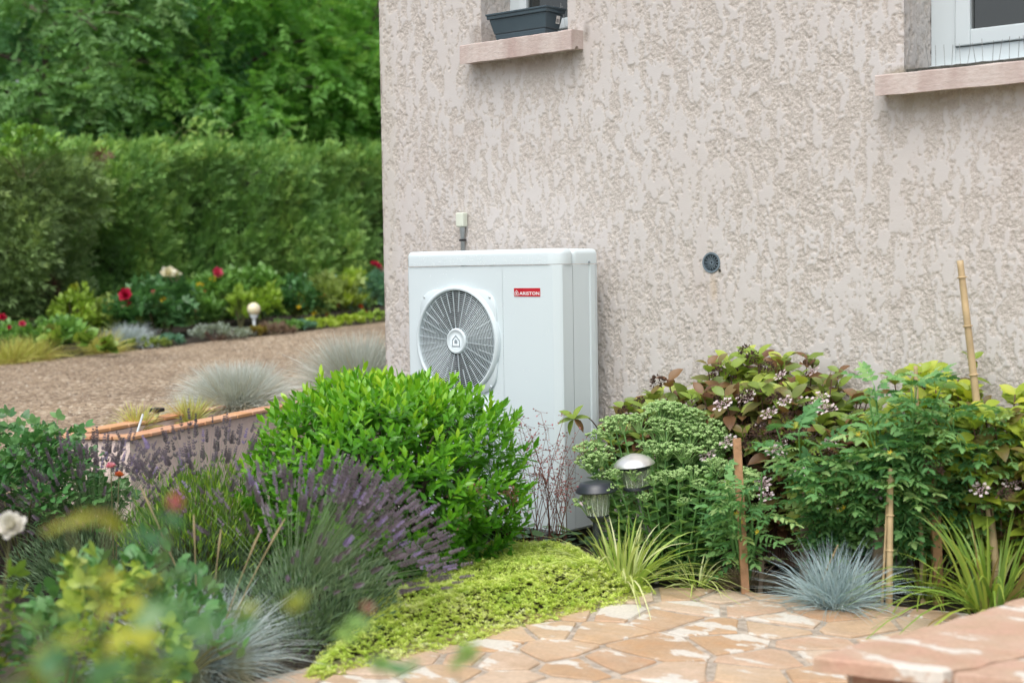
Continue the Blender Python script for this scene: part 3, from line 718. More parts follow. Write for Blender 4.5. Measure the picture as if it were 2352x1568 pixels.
# red badge with house emblem and lettering
bd = link('badge', None, hp); bu0, bu1, bz0, bz1 = .801, .983, 1.3445, 1.3895
box('badge_plate', (ux(bu0), uy(-.0022), bz0), (ux(bu1), uy(-.0002), bz1), RED, bd)
WHT = plain('print_white', (.80, .80, .80), .4, var=.01)
house_icon(bd, bu0 + .0185, bz0 + .0195, .0265, -.0027, WHT, 'badge_emblem')
tcu = bpy.data.curves.new('lettering', 'FONT'); tcu.body = 'ARISTON'; tcu.size = .0262; tcu.offset = .00068; tcu.space_character = 1.04; tcu.resolution_u = 3
to = bpy.data.objects.new('lettering', tcu); COL.objects.link(to); bpy.context.view_layer.update()
tme = bpy.data.meshes.new_from_object(to.evaluated_get(bpy.context.evaluated_depsgraph_get())); bpy.data.objects.remove(to)
co_ = np.array([v.co[:] for v in tme.vertices]); wx = co_[:, 0].max() - co_[:, 0].min(); x0 = co_[:, 0].min(); z0 = co_[:, 1].min(); hx = co_[:, 1].max() - z0
base = wloc(bd)
for v in tme.vertices:
    x, y, _ = v.co; v.co = (ux(bu0 + .038 + (x - x0) / wx * .139) - base[0], uy(-.0027) - base[1], bz0 + .0075 + (y - z0) / hx * .0185 - base[2])
tme.materials.clear(); tme.materials.append(WHT); link('lettering', tme, bd)
# rain drops on the enamel
DROP, nt, p, out = newmat('water_drop'); p.inputs['Base Color'].default_value = (.85, .9, .92, 1); p.inputs['Roughness'].default_value = .05; p.inputs['Specular IOR Level'].default_value = .8
b = Bag(); n = 260; uu = rng.uniform(.02, 1.05, n); zz = np.where(rng.random(n) < .45, ZS + .006 + rng.random(n) * .05, 1.51 - rng.random(n) ** 1.6 * 1.2)
inhole = (np.hypot(uu - FU, zz - FZ[0]) < .315) | (np.hypot(uu - FU, zz - FZ[1]) < .315); uu, zz = uu[~inhole], zz[~inhole]; n = len(uu)
yv = np.where(zz > ZS, -.0066, -.0006); P = np.stack([ux(uu), uy(yv), zz], -1)
b.inst(OCTA, P, np.repeat(np.eye(3)[None], n, 0), np.stack([rng.uniform(.0012, .0024, n), np.full(n, .0014), rng.uniform(.0016, .0042, n)], -1), .5)
b.build('rain_drops', DROP, hp, 'stuff')

# ================================================================== STONE PATIO
def stone_mat(name, tones, white):
    m, nt, p, out = newmat(name); oi = N(nt, 'ShaderNodeObjectInfo'); co = coords(nt); ad = N(nt, 'ShaderNodeVectorMath', operation='ADD')
    sc_ = N(nt, 'ShaderNodeMath', operation='MULTIPLY'); nt.links.new(oi.outputs['Random'], sc_.inputs[0]); sc_.inputs[1].default_value = 37.0
    nt.links.new(co, ad.inputs[0]); nt.links.new(sc_.outputs[0], ad.inputs[1]); v = ad.outputs[0]
    tn = ramp(nt, [(i / (len(tones) - 1), t) for i, t in enumerate(tones)], oi.outputs['Random'])
    n1 = noise(nt, v, 9, 6, .65); n2 = noise(nt, v, 4.5, 5, .65); mp = N(nt, 'ShaderNodeMapping'); mp.inputs['Scale'].default_value = (1.0, 2.2, 1); nt.links.new(v, mp.inputs[0]); n3 = noise(nt, mp.outputs[0], 3.6, 5, .58)
    c = mixc(nt, ramp(nt, [(.3, (0, 0, 0)), (.75, (.75, .75, .75))], n1.outputs['Fac']).outputs[0], tn.outputs[0], (.54, .42, .29))
    c = mixc(nt, ramp(nt, [(.45, (0, 0, 0)), (.8, (.5, .5, .5))], n2.outputs['Fac']).outputs[0], c, (.36, .215, .125))
    thr = mth(nt, 'ADD', n3.outputs['Fac'], mth(nt, 'MULTIPLY', mth(nt, 'SUBTRACT', mth(nt, 'FRACT', mth(nt, 'MULTIPLY', oi.outputs['Random'], 7.31)), .5), .16))
    wf = ramp(nt, [(white, (0, 0, 0)), (white + .022, (1, 1, 1))], thr); fg_ = noise(nt, v, 60, 4, .7); c = mixc(nt, ramp(nt, [(.42, (0, 0, 0)), (.7, (.55, .55, .55))], n3.outputs['Fac']).outputs[0], c, (.60, .50, .40)); c = mixc(nt, wf.outputs[0], c, (.70, .66, .59)); c = mixc(nt, .55, c, ramp(nt, [(.3, (.62, .60, .58)), (.7, (1.0, 1.0, 1.0))], fg_.outputs['Fac']).outputs[0], 'MULTIPLY')
    hsum = mth(nt, 'MULTIPLY_ADD', fg_.outputs['Fac'], .35, n1.outputs['Fac'])
    nt.links.new(c, p.inputs['Base Color']); p.inputs['Roughness'].default_value = .72; p.inputs['Specular IOR Level'].default_value = .35
    b = N(nt, 'ShaderNodeBump', Strength=.8, Distance=.008); nt.links.new(hsum, b.inputs['Height']); nt.links.new(b.outputs[0], p.inputs['Normal']); return m
PAVE = stone_mat('paving_sandstone', [(.50, .27, .13), (.62, .43, .30), (.70, .56, .44), (.53, .31, .16), (.66, .48, .31), (.58, .35, .23), (.72, .61, .48)], .572)
MORTAR = plain('patio_mortar', (.42, .36, .295), .95, var=.35, scale=22, bump=.8, bscale=90)
PATIO = [G(330, 1640)[:2], G(600, 1558)[:2], G(960, 1470)[:2], G(1300, 1392)[:2], G(1510, 1349)[:2], G(1640, 1352)[:2], G(2150, 1403)[:2]]
PATIO = [tuple(p_) for p_ in PATIO]; pe = np.array(PATIO[-1]); pdv = pe - np.array(PATIO[-2]); PATIO += [tuple(pe + pdv * 3.2), (7.4, -5.6), (2.3, -5.6)]
def clip_half(poly, n, d):      # keep points with n.x <= d
    outp = []
    for i in range(len(poly)):
        a = np.array(poly[i]); c = np.array(poly[(i + 1) % len(poly)]); fa = a @ n - d; fc = c @ n - d
        if fa <= 0: outp.append(tuple(a))
        if fa * fc < 0: outp.append(tuple(a + (c - a) * fa / (fa - fc)))
    return outp
def area(p_): p_ = np.array(p_); return .5 * np.sum(p_[:, 0] * np.roll(p_[:, 1], -1) - np.roll(p_[:, 0], -1) * p_[:, 1])
def inside(pt, poly):
    x, y = pt; r = False; j = len(poly) - 1
    for i in range(len(poly)):
        if (poly[i][1] > y) != (poly[j][1] > y) and x < (poly[j][0] - poly[i][0]) * (y - poly[i][1]) / (poly[j][1] - poly[i][1]) + poly[i][0]: r = not r
        j = i
    return r
def shrink(poly, g):
    cen = np.mean(np.array(poly), axis=0); out = list(poly)
    n = len(poly)
    for i in range(n):
        a = np.array(poly[i]); c = np.array(poly[(i + 1) % n]); e = c - a; nn = np.array([e[1], -e[0]]); nn = nn / (np.linalg.norm(nn) + 1e-9)
        if nn @ (cen - a) > 0: nn = -nn
        out = clip_half(out, nn, nn @ a - g)
        if len(out) < 3: return None
    return out
def wobble(poly, amp, step=.07):
    out = []
    for i in range(len(poly)):
        a = np.array(poly[i]); c = np.array(poly[(i + 1) % len(poly)]); L = np.linalg.norm(c - a); k = max(1, int(L / step))
        for q in range(k):
            pt = a + (c - a) * q / k; out.append(tuple(pt + np.array([random.uniform(-amp, amp), random.uniform(-amp, amp)])))
    return out
patio = build('patio', [(x, y, 0) for x, y in PATIO], [tuple(range(len(PATIO)))], MORTAR); tag(patio, kind='structure')
def slab(name, poly, z0, z1, mat, parent, bev=.006):
    n = len(poly); cen = np.mean(np.array(poly), 0); P2 = np.array(poly); inn = cen + (P2 - cen) * (1 - bev / (np.linalg.norm(P2 - cen, axis=1)[:, None] + 1e-6))
    V = [(x, y, z0) for x, y in poly] + [(x, y, z1 - bev * .7) for x, y in poly] + [(x, y, z1 + random.uniform(-.0015, .0015)) for x, y in inn]
    Fc = [(i, (i + 1) % n, n + (i + 1) % n, n + i) for i in range(n)] + [(n + i, n + (i + 1) % n, 2 * n + (i + 1) % n, 2 * n + i) for i in range(n)] + [tuple(range(2 * n, 3 * n))]
    return poly_build(name, V, Fc, mat, parent)
seeds = []
rs = random.Random(21)
while len(seeds) < 420:
    q = (rs.uniform(2.0, 7.4), rs.uniform(-5.4, .2))
    dmin = rs.choice((.12, .16, .22, .29))
    if inside(q, PATIO) and all(math.hypot((q[0] - s[0]) * .85, (q[1] - s[1]) * 1.25) > dmin for s in seeds): seeds.append(q)
    elif rs.random() < .0004: break
for q in seeds:
    poly = [(q[0] - 1.2, q[1] - 1.2), (q[0] + 1.2, q[1] - 1.2), (q[0] + 1.2, q[1] + 1.2), (q[0] - 1.2, q[1] + 1.2)]
    for s in seeds:
        if s is q or math.hypot(s[0] - q[0], s[1] - q[1]) > 2.2: continue
        nn = np.array([s[0] - q[0], s[1] - q[1]]); mid_ = np.array([(s[0] + q[0]) / 2, (s[1] + q[1]) / 2]); poly = clip_half(poly, nn, nn @ mid_)
        if len(poly) < 3: break
    for i in range(len(PATIO)):
        a = np.array(PATIO[i]); c = np.array(PATIO[(i + 1) % len(PATIO)]); e = c - a; nn = np.array([e[1], -e[0]]) * (1 if area(PATIO) > 0 else -1)
        if len(poly) >= 3: poly = clip_half(poly, nn, nn @ a)
    if len(poly) < 3: continue
    poly = shrink(poly, rs.uniform(.009, .022))
    if poly is None or abs(area(poly)) < .008: continue
    slab('paving_stone', wobble(poly, .007, .10), -.01, .008 + rs.uniform(-.002, .002), PAVE, patio)

# low stone wall at the right with slab coping
LWZ = .35; A = G(1888, 1507, LWZ)[:2]; Bk = G(2352, 1378, LWZ)[:2]; Rt = G(2322, 1552, LWZ)[:2]
e1 = (Bk - A) / np.linalg.norm(Bk - A); e2 = (Rt - A) / np.linalg.norm(Rt - A)
lw = thing('low_stone_wall', 'low pink sandstone wall block with thick slab coping at the patio edge', 'stone wall', (*(A + e1 * .6 + e2 * .6), 0))
COPE = stone_mat('coping_sandstone', [(.55, .33, .24), (.58, .38, .29), (.53, .30, .21)], .575)
def q2(a, c): return tuple(A + e1 * a + e2 * c)
L1, L2 = 1.75, 1.7
# coping: irregular slabs, hand laid
ca = [[(0, 0), (.0, .36), (.30, .42), (.40, 0)], [(.412, 0), (.312, .43), (.72, .56), (.98, .0)], [(.992, .0), (.735, .56), (1.2, .62), (L1, .5), (L1, 0)],
      [(0, .385), (0, .95), (.33, .86), (.295, .445)], [(.325, .45), (.345, .87), (.80, 1.0), (.72, .575)], [(.735, .58), (.82, 1.0), (L1, 1.1), (L1, .515), (1.2, .64)], [(0, .97), (0, L2), (L1, L2), (L1, 1.12), (.80, 1.02), (.33, .885)]]
for pl in ca: slab('coping_slab', wobble([q2(a + (-.0 if a else -.02), c - (.02 if c == 0 else 0)) for a, c in pl], .010, .06), LWZ - .042, LWZ + random.uniform(-.003, .003), COPE, lw, .008)
REDST = stone_mat('red_stone', [(.28, .12, .08), (.34, .16, .10), (.30, .14, .10)], .68)
prism('core', [q2(.05, .05), q2(.05, L2 - .03), q2(L1 - .03, L2 - .03), q2(L1 - .03, .05)], -.05, LWZ - .043, MORTAR, lw)
for (o_, dirn, nn, LL) in ((q2(.05, .05), e2, -e1, L2 - .1), (q2(.05, .05), e1, -e2, L1 - .1)):
    o_ = np.array(o_); rows_ = [(0.004, .155), (.165, LWZ - .05)]
    for z0, z1 in rows_:
        s = .012
        while s < LL - .1:
            w = min(random.uniform(.2, .42), LL - s); a = o_ + dirn * s; c = o_ + dirn * (s + w - .014)
            pr = random.uniform(.010, .022); prism('wall_stone', [tuple(a), tuple(c), tuple(c + nn * pr), tuple(a + nn * pr)], z0, z1, REDST, lw, bevel=.006, segs=1); s += w

# ================================================================== RAISED PLANTER WITH TILE COPING
PINKR = plain('pink_render', (.84, .67, .61), .92, var=.08, scale=9, bump=.6, bscale=70)
TZ = .625
pr0, pr1 = G(300, 1003, TZ)[:2], G(585, 945, TZ)[:2]; dr = (pr1 - pr0) / np.linalg.norm(pr1 - pr0); dn = np.array([-dr[1], dr[0]])
if dn[0] > 0: dn = -dn
PW, PL = .50, 4.4
pt_ = lambda s, w: pr0 + dr * s + dn * w
planter = thing('raised_planter', 'long raised planter with pink rendered wall and orange tile coping beside the gravel', 'planter', (*pt_(PL / 2, PW / 2), 0))
TW = .115
def wallseg(a, c, off0, off1, z0, z1, nm, mat):
    pass
prism('wall', [tuple(pt_(.02, .02)), tuple(pt_(PL, .02)), tuple(pt_(PL, .11)), tuple(pt_(.02, .11))], -.1, TZ - .024, PINKR, planter)
prism('wall', [tuple(pt_(.02, PW - .11)), tuple(pt_(PL, PW - .11)), tuple(pt_(PL, PW - .02)), tuple(pt_(.02, PW - .02))], -.1, TZ - .024, PINKR, planter)
prism('wall', [tuple(pt_(.02, .1103)), tuple(pt_(.11, .1103)), tuple(pt_(.11, PW - .1103)), tuple(pt_(.02, PW - .1103))], -.1, TZ - .024, PINKR, planter)
prism('soil', [tuple(pt_(.11, .111)), tuple(pt_(PL, .111)), tuple(pt_(PL, PW - .111)), tuple(pt_(.11, PW - .111))], .1, TZ - .07, SOIL, planter)
def tile_mat():
    m, nt, p, out = newmat('terracotta_tile'); oi = N(nt, 'ShaderNodeObjectInfo'); n = noise(nt, coords(nt), 7, 4)
    c = ramp(nt, [(0, (.60, .27, .13)), (.5, (.62, .34, .21)), (1, (.66, .33, .13))], oi.outputs['Random']).outputs[0]
    c = mixc(nt, ramp(nt, [(.4, (0, 0, 0)), (.75, (.45, .45, .45))], n.outputs['Fac']).outputs[0], c, (.66, .47, .34)); nt.links.new(c, p.inputs['Base Color']); p.inputs['Roughness'].default_value = .55; return m
TILE = tile_mat(); GROUT = plain('tile_grout', (.13, .11, .10), .95)
s = 0.0
while s < PL - .05:
    L = .195
    for w0, w1 in ((-.005, TW), (PW - TW, PW + .005)):
        prism('coping_tile', [tuple(pt_(s + .006, w0)), tuple(pt_(s + L - .006, w0)), tuple(pt_(s + L - .006, w1)), tuple(pt_(s + .006, w1))], TZ - .02, TZ + random.uniform(-.001, .0015), TILE, planter, bevel=.004, segs=2)
    s += L
for w0, w1 in ((TW + .006, .245), (.255, PW - TW - .006)): prism('coping_tile', [tuple(pt_(-.002, w0)), tuple(pt_(TW, w0)), tuple(pt_(TW, w1)), tuple(pt_(-.002, w1))], TZ - .02, TZ, TILE, planter, bevel=.004, segs=2)
prism('grout_bed', [tuple(pt_(.01, .008)), tuple(pt_(PL, .008)), tuple(pt_(PL, TW - .012)), tuple(pt_(.01, TW - .012))], TZ - .0238, TZ - .006, GROUT, planter)
prism('grout_bed', [tuple(pt_(.01, PW - TW + .012)), tuple(pt_(PL, PW - TW + .012)), tuple(pt_(PL, PW - .008)), tuple(pt_(.01, PW - .008))], TZ - .0238, TZ - .006, GROUT, planter)

# ================================================================== VEGETATION BUILDERS
LAUREL_L = leaf_t(.36, .5, .10, .10); OVAL = leaf_t(.55, .48, .10, .16); BROAD = leaf_t(.80, .5, .08, .12); NEEDLE = rhomb_t(.16, .5); RH = rhomb_t(.42, .45); RHB = rhomb_t(.62, .45)
ROSE_LEAF = [compound_t(leaf_t(.66, .48, .10, .15), 2, .42, 1.0, 68, .2, 1.15, .12, s) for s in (1, 2, 3)]
ROSE_CHEAP = [compound_t(RHB, 2, .42, 1.0, 68, .2, 1.15, .12, s) for s in (4, 5)]
PINNATE = compound_t(RH, 5, .30, 1.0, 66, .35, 1.0, .15, 8)
TOM = [compound_t(lobed_t(.52, 4, .3), 4, .29, 1.0, 56, .36, 1.3, .3, s) for s in (11, 12, 13)]
FAN_SPRAY = compound_t(rhomb_t(.30, .4), 4, .36, 1.0, 34, .10, 1.1, .2, 9)
FAN_CHEAP = (lambda t_: (t_[0][:-10], t_[1][:-8]))(compound_t(rhomb_t(.26, .4), 3, .42, 1.0, 32, .10, 1.1, .2, 19))
SPRIG = (lambda bb: (np.concatenate(bb.V), np.concatenate(bb.T)))((lambda bb: [bb.inst(rhomb_t(.34, .45), np.array([[0, 0, .10 * (k // 4)]]), basis(np.array([[math.cos(k * 1.7), math.sin(k * 1.7), .45 + .35 * (k // 4)]]), np.array([0, 0, 1.])), np.array([.55 - .1 * (k // 4)]), .5) for k in range(6)] and bb)(Bag()))
ROSE_FL = flower_t([(6, 8, 1.0, .95), (6, 32, .92, .9), (5, 55, .8, .85), (4, 76, .62, .8)], 3)
PEONY = flower_t([(8, 2, 1.0, .8), (9, 22, .95, .75), (9, 42, .85, .7), (8, 60, .75, .7), (6, 78, .6, .7)], 5)
def tmpl_obj(name, tm, mat, parent, P, d, u, S, var=None):
    B = basis(np.array([d], float), np.array([u], float))[0]; base = wloc(parent)
    S3 = S if hasattr(S, '__len__') else (S, S, S)
    me = np_mesh(name, tm[0], tm[1], mat, tm[2] if var is None and len(tm) > 2 else np.full(len(tm[0]), .5 if var is None else var))
    m = Matrix([[B[r][c] * S3[c] for c in range(3)] + [P[r] - base[r]] for r in range(3)] + [[0, 0, 0, 1]])
    return link(name, me, parent, mat4=m)
def curve(p0, p1, bow=(0, 0, 0), n=7):
    t = np.linspace(0, 1, n)[:, None]; p0 = np.asarray(p0, float); p1 = np.asarray(p1, float)
    return p0 + (p1 - p0) * t + np.asarray(bow, float) * (4 * t * (1 - t))
BARK = plain('bark', (.085, .065, .05), .95, var=.35, scale=10, bump=1, bscale=30)
TWIG = plain('green_twig', (.10, .10, .035), .7, var=.3); TWIGB = plain('brown_twig', (.11, .06, .04), .8, var=.3)

def fescue(name, label, loc, r, h, n, stops, dead=.15, group=None, width=.0022, lean=(0, 0), jit=.16, ragged=.8):
    t = thing(name, label, 'ornamental grass', loc, group); loc = np.array(loc); m = leafmat('fescue_blade', stops, .6, .15)
    b = Bag(); k = int(n * (1 - dead))
    for cnt, el0, el1, dr, lo, hi, v0, v1 in ((k, 14, 88, .34, .8, 1.05, .22, 1.0), (n - k, 2, 34, .45, .7, 1.0, 0, .2)):
        az = rng.random(cnt) * 2 * PI; el = np.radians(el0 + (el1 - el0) * rng.random(cnt) ** .8)
        D = np.stack([np.cos(az) * np.cos(el) + lean[0], np.sin(az) * np.cos(el) + lean[1], np.sin(el)], -1)
        D = nrm(D + jit * unit(cnt)); az2 = az + rng.normal(size=cnt) * .9; q = r * .30 * np.sqrt(rng.random(cnt)); P = loc + np.stack([np.cos(az2) * q, np.sin(az2) * q, np.zeros(cnt)], -1)
        L = (np.cos(el) * r + np.sin(el) * h) * rng.uniform(lo * ragged, hi, cnt)
        blades(b, P, D, L, width * rng.uniform(.8, 1.4, cnt), dr * np.cos(el) + .05, v0 + (v1 - v0) * rng.random(cnt), 3)
    b.build('blades', m, t, 'stuff'); return t
BLUE = [(0, (.30, .25, .17)), (.2, (.22, .22, .17)), (.35, (.17, .23, .23)), (.7, (.26, .34, .35)), (1, (.42, .50, .50))]
PALE = [(0, (.30, .22, .13)), (.22, (.33, .28, .19)), (.4, (.30, .33, .29)), (.7, (.40, .45, .42)), (1, (.56, .61, .58))]

def strap_grass(name, label, loc, r, h, n, stops, width=.011, nobj=40, lean=(0, 0), elmin=25):
    t = thing(name, label, 'ornamental grass', loc); loc = np.array(loc); m = leafmat('strap_leaf', stops, .45, .3); rest = Bag()
    az = rng.random(n) * 2 * PI; el = np.radians(elmin + (88 - elmin) * rng.random(n)); D = np.stack([np.cos(az) * np.cos(el) + lean[0], np.sin(az) * np.cos(el) + lean[1], np.sin(el)], -1)
    P = loc + np.stack([np.cos(az) * r * .22 * rng.random(n), np.sin(az) * r * .22 * rng.random(n), np.zeros(n)], -1)
    L = (np.cos(el) * r * 1.25 + np.sin(el) * h) * rng.uniform(.75, 1.15, n); v = rng.random(n); order = np.argsort(-(D @ (CAM - loc)) - rng.random(n))
    for q, i in enumerate(order):
        bb = Bag() if q < nobj else rest
        blades(bb, P[i:i + 1], D[i:i + 1], L[i:i + 1], width * rng.uniform(.7, 1.25), .62 * math.cos(el[i]) + .12, v[i:i + 1], segs=7, side=nrm(np.cross(D[i:i + 1], np.array([[0, 0, 1.]]) + .35 * unit(1))))
        if q < nobj: bb.build('blade', m, t)
    if rest.n: rest.build('blades', m, t, 'stuff')
    return t

def bushy(name, label, loc, rx, ry, h, mat, tm, nleaf, size, cat='shrub', group=None, stems=9, updir=.6, zlow=.05, var=(0, 1), nobj=0, oname='leaf', gap=.0, sm=TWIG, core=False):
    """leafy mound: leaves spread through an uneven ellipsoid on stems"""
    t = thing(name, label, cat, loc, group); loc = np.array(loc, float); sb = Bag(); ends = []
    for k in range(stems):
        a = rng.random() * 2 * PI; q = math.sqrt(rng.random()); e = loc + np.array([math.cos(a) * rx * q * .9, math.sin(a) * ry * q * .9, h * (1 - .45 * q * q) * rng.uniform(.75, 1.0)]); ends.append(e)
        sb.tube(curve(loc + np.array([math.cos(a) * rx * .1, math.sin(a) * ry * .1, 0]), e, (0, 0, h * .08), 5), np.linspace(.006, .0022, 5) * (1 + h * .5), 4)
    sb.build('stems', sm, t, 'stuff')
    ne = max(6, nleaf // 22); u = unit(ne); u[:, 2] = np.abs(u[:, 2]) * 1.0 - .25 * rng.random(ne); rad = rng.uniform(.35, 1.0, ne)[:, None] ** .45
    C = loc + np.array([0, 0, h * .42]) + u * rad * np.array([rx, ry, h * .58]); C = C + rng.normal(size=C.shape) * h * .03
    i = rng.integers(0, ne, nleaf); off = unit(nleaf) * (rng.random(nleaf)[:, None] ** .5) * min(rx, h) * .23; P = C[i] + off; P[:, 2] = np.maximum(P[:, 2], loc[2] + zlow)
    out = nrm(P - (loc + np.array([0, 0, h * .25]))); D = nrm(out * .8 + unit(nleaf) * .7 + np.array([0, 0, updir * .5])); B = basis(D, np.array([0, 0, 1.]) + .6 * unit(nleaf) + out * .5)
    v = np.clip(rng.beta(1.6, 1.6, nleaf) * (var[1] - var[0]) + var[0], 0, 1); S = size * rng.uniform(.7, 1.25, nleaf)
    emit(t, tm, P, B, S, v, mat, oname, 'foliage', nobj, face_score(P, loc + np.array([0, 0, h * .4])) if nobj else None)
    return t

def flower_on(t, name, tm, mat, P, S, stem_from=None, up=(0, 0, 1), sm=TWIG):
    u = np.array(up, float) + .25 * unit(1)[0]; o = tmpl_obj(name, tm, mat, t, P, np.cross(u, unit(1)[0]), u, S)
    if stem_from is not None: V, T = tube_arrays(curve(stem_from, P, (0, 0, .02), 5), .0025, 5); build('flower_stem', V, T, sm, t)
    return o
WHITEPET = leafmat('white_petal', [(0, (.72, .70, .66)), (1, (.82, .80, .80))], .5, .3); CREAMPET = leafmat('cream_petal', [(0, (.70, .62, .36)), (.4, (.80, .76, .60)), (1, (.84, .82, .72))], .5, .3)
REDPET = leafmat('red_petal', [(0, (.38, .006, .03)), (1, (.60, .02, .09))], .5, .2); PINKPET = leafmat('pink_petal', [(0, (.62, .03, .12)), (1, (.72, .12, .22))], .5, .3); SALMON = leafmat('salmon_petal', [(0, (.70, .10, .05)), (1, (.75, .25, .08))], .5, .3); YELPET = leafmat('yellow_petal', [(0, (.70, .52, .02)), (1, (.78, .66, .08))], .5, .3)

# ================================================================== BACKGROUND TREES AND HEDGES
def tree(name, label, loc, H, R, mat, nclump, per, spray, size, seed, zlow=.18, group=None):
    r = np.random.default_rng(seed); t = thing(name, label, 'tree', loc, group); loc = np.array(loc, float); sb = Bag(); tips = []
    top = loc + np.array([r.normal() * .3, r.normal() * .3, H * .82]); trunk = curve(loc, top, (r.normal() * .25, r.normal() * .25, 0), 9); sb.tube(trunk, np.linspace(.16, .03, 9) * (H / 9), 8)
    for k in range(15):
        s = zlow + (.92 - zlow) * (k + r.random()) / 15; p0 = loc + (top - loc) * s; a = k * 2.4 + r.random(); L = R * (1.05 - .35 * abs(s - .45)) * r.uniform(.75, 1.05)
        p1 = p0 + np.array([math.cos(a) * L, math.sin(a) * L, L * r.uniform(-.05, .35)]); c = curve(p0, p1, (0, 0, L * .14), 7); sb.tube(c, np.linspace(.055, .012, 7) * (H / 9), 5); tips += [c[3], c[4], c[5], c[6], c[6]]
        for q in range(3):
            b0 = c[2 + q]; b1 = b0 + np.array([math.cos(a + (q - 1) * 1.1) * L * .45, math.sin(a + (q - 1) * 1.1) * L * .45, L * r.uniform(-.1, .2)]); cc_ = curve(b0, b1, (0, 0, L * .06), 5); sb.tube(cc_, np.linspace(.02, .006, 5) * (H / 9), 4); tips += [cc_[2], cc_[4], cc_[4]]
    sb.build('trunk', BARK, t)
    tips = np.array(tips + [top]); ci = r.integers(0, len(tips), nclump); C = tips[ci] + r.normal(size=(nclump, 3)) * R * .10; cr = R * r.uniform(.14, .28, nclump); cv = r.random(nclump)
    i = np.repeat(np.arange(nclump), per); n = len(i); d = nrm(r.normal(size=(n, 3))); d[:, 2] *= .55; P = C[i] + d * cr[i][:, None] * (r.random(n)[:, None] ** .4)
    D = nrm(d * np.array([1, 1, .5]) + r.normal(size=(n, 3)) * .45 + np.array([0, 0, -.25])); B = basis(D, np.array([0, 0, 1.]) + .5 * nrm(r.normal(size=(n, 3))))
    b = Bag(); b.inst(spray, P, B, size * r.uniform(.7, 1.25, n), np.clip(cv[i] * .6 + r.random(n) * .4, 0, 1)); b.build('crown', mat, t, 'stuff'); return t
M_ROB = leafmat('robinia_leaf', [(0, (.026, .085, .014)), (.5, (.052, .165, .022)), (1, (.11, .27, .03))], .5, .42)
M_DEEP = leafmat('deep_leaf', [(0, (.016, .050, .016)), (.5, (.030, .090, .028)), (1, (.06, .15, .04))], .5, .35)
M_BLUEG = leafmat('bluegreen_leaf', [(0, (.03, .07, .04)), (.5, (.06, .13, .075)), (1, (.12, .20, .13))], .55, .35)
M_OLIVE = leafmat('olive_leaf', [(0, (.026, .066, .016)), (.5, (.05, .125, .03)), (1, (.10, .20, .05))], .55, .35)
def treepos(px, X): q = onX(px, 600, X); return (q[0], q[1], tz(q[0], q[1]) - .05)
front = [(60, -15.0, 7.6, 2.7, M_OLIVE, 'loose olive green tree leaning over the hedge beside the bluish tree', 150, 21), (300, -16.5, 8.6, 2.9, M_DEEP, 'dark green feathery tree in the middle gap behind the clipped hedge', 160, 22),
         (520, -15.2, 8.2, 2.8, M_ROB, 'bright green feathery tree with drooping sprays behind the hedge', 175, 23), (730, -16.0, 9.0, 3.0, M_ROB, 'tall bright green feathery tree next to the house corner', 185, 24), (880, -14.8, 7.4, 2.2, M_ROB, 'slender light green tree half hidden by the house corner', 120, 25)]
for (px, X, H_, R_, mt_, lab, nc, sd_) in front: tree('feathery_tree', lab, treepos(px, X), H_, R_, mt_, nc, 15, PINNATE, .45, sd_, .2, 'trees behind the hedge')
back = [(-40, -20.5, 10.5, 3.6, M_BLUEG, 'bluish green tree at the far end of the tree row'), (180, -22, 11.5, 3.8, M_DEEP, 'broad dark tree behind the loose olive green tree'), (400, -21.5, 11.0, 3.8, M_DEEP, 'broad dark tree behind the bright feathery tree'),
        (620, -22, 12.0, 3.9, M_DEEP, 'tallest dark tree behind the two bright feathery trees'), (800, -21, 11.0, 3.6, M_BLUEG, 'blue green tree behind the tall tree by the house'), (960, -20, 11, 3.5, M_DEEP, 'dark tree mostly hidden behind the house')]
for k, (px, X, H_, R_, mt_, lab) in enumerate(back): tree('broadleaf_tree', lab, treepos(px, X), H_, R_, mt_, 190, 17, FAN_CHEAP, .70, 40 + k, .08, 'trees behind the hedge')
# far wood closing the view; haze is put into its bluish green colour
b = Bag(); n = 7000; X = rng.uniform(-34, -27, n); Y = rng.uniform(-6, 40, n); Z = rng.uniform(.3, 13, n); b.inst(FAN_CHEAP, np.stack([X, Y, Z], -1), basis(unit(n), unit(n)), rng.uniform(1.2, 2.0, n), rng.random(n))
tag(b.build('far_wood', M_BLUEG), 'dark far wood closing the view behind all the trees', 'wood', kind='stuff')

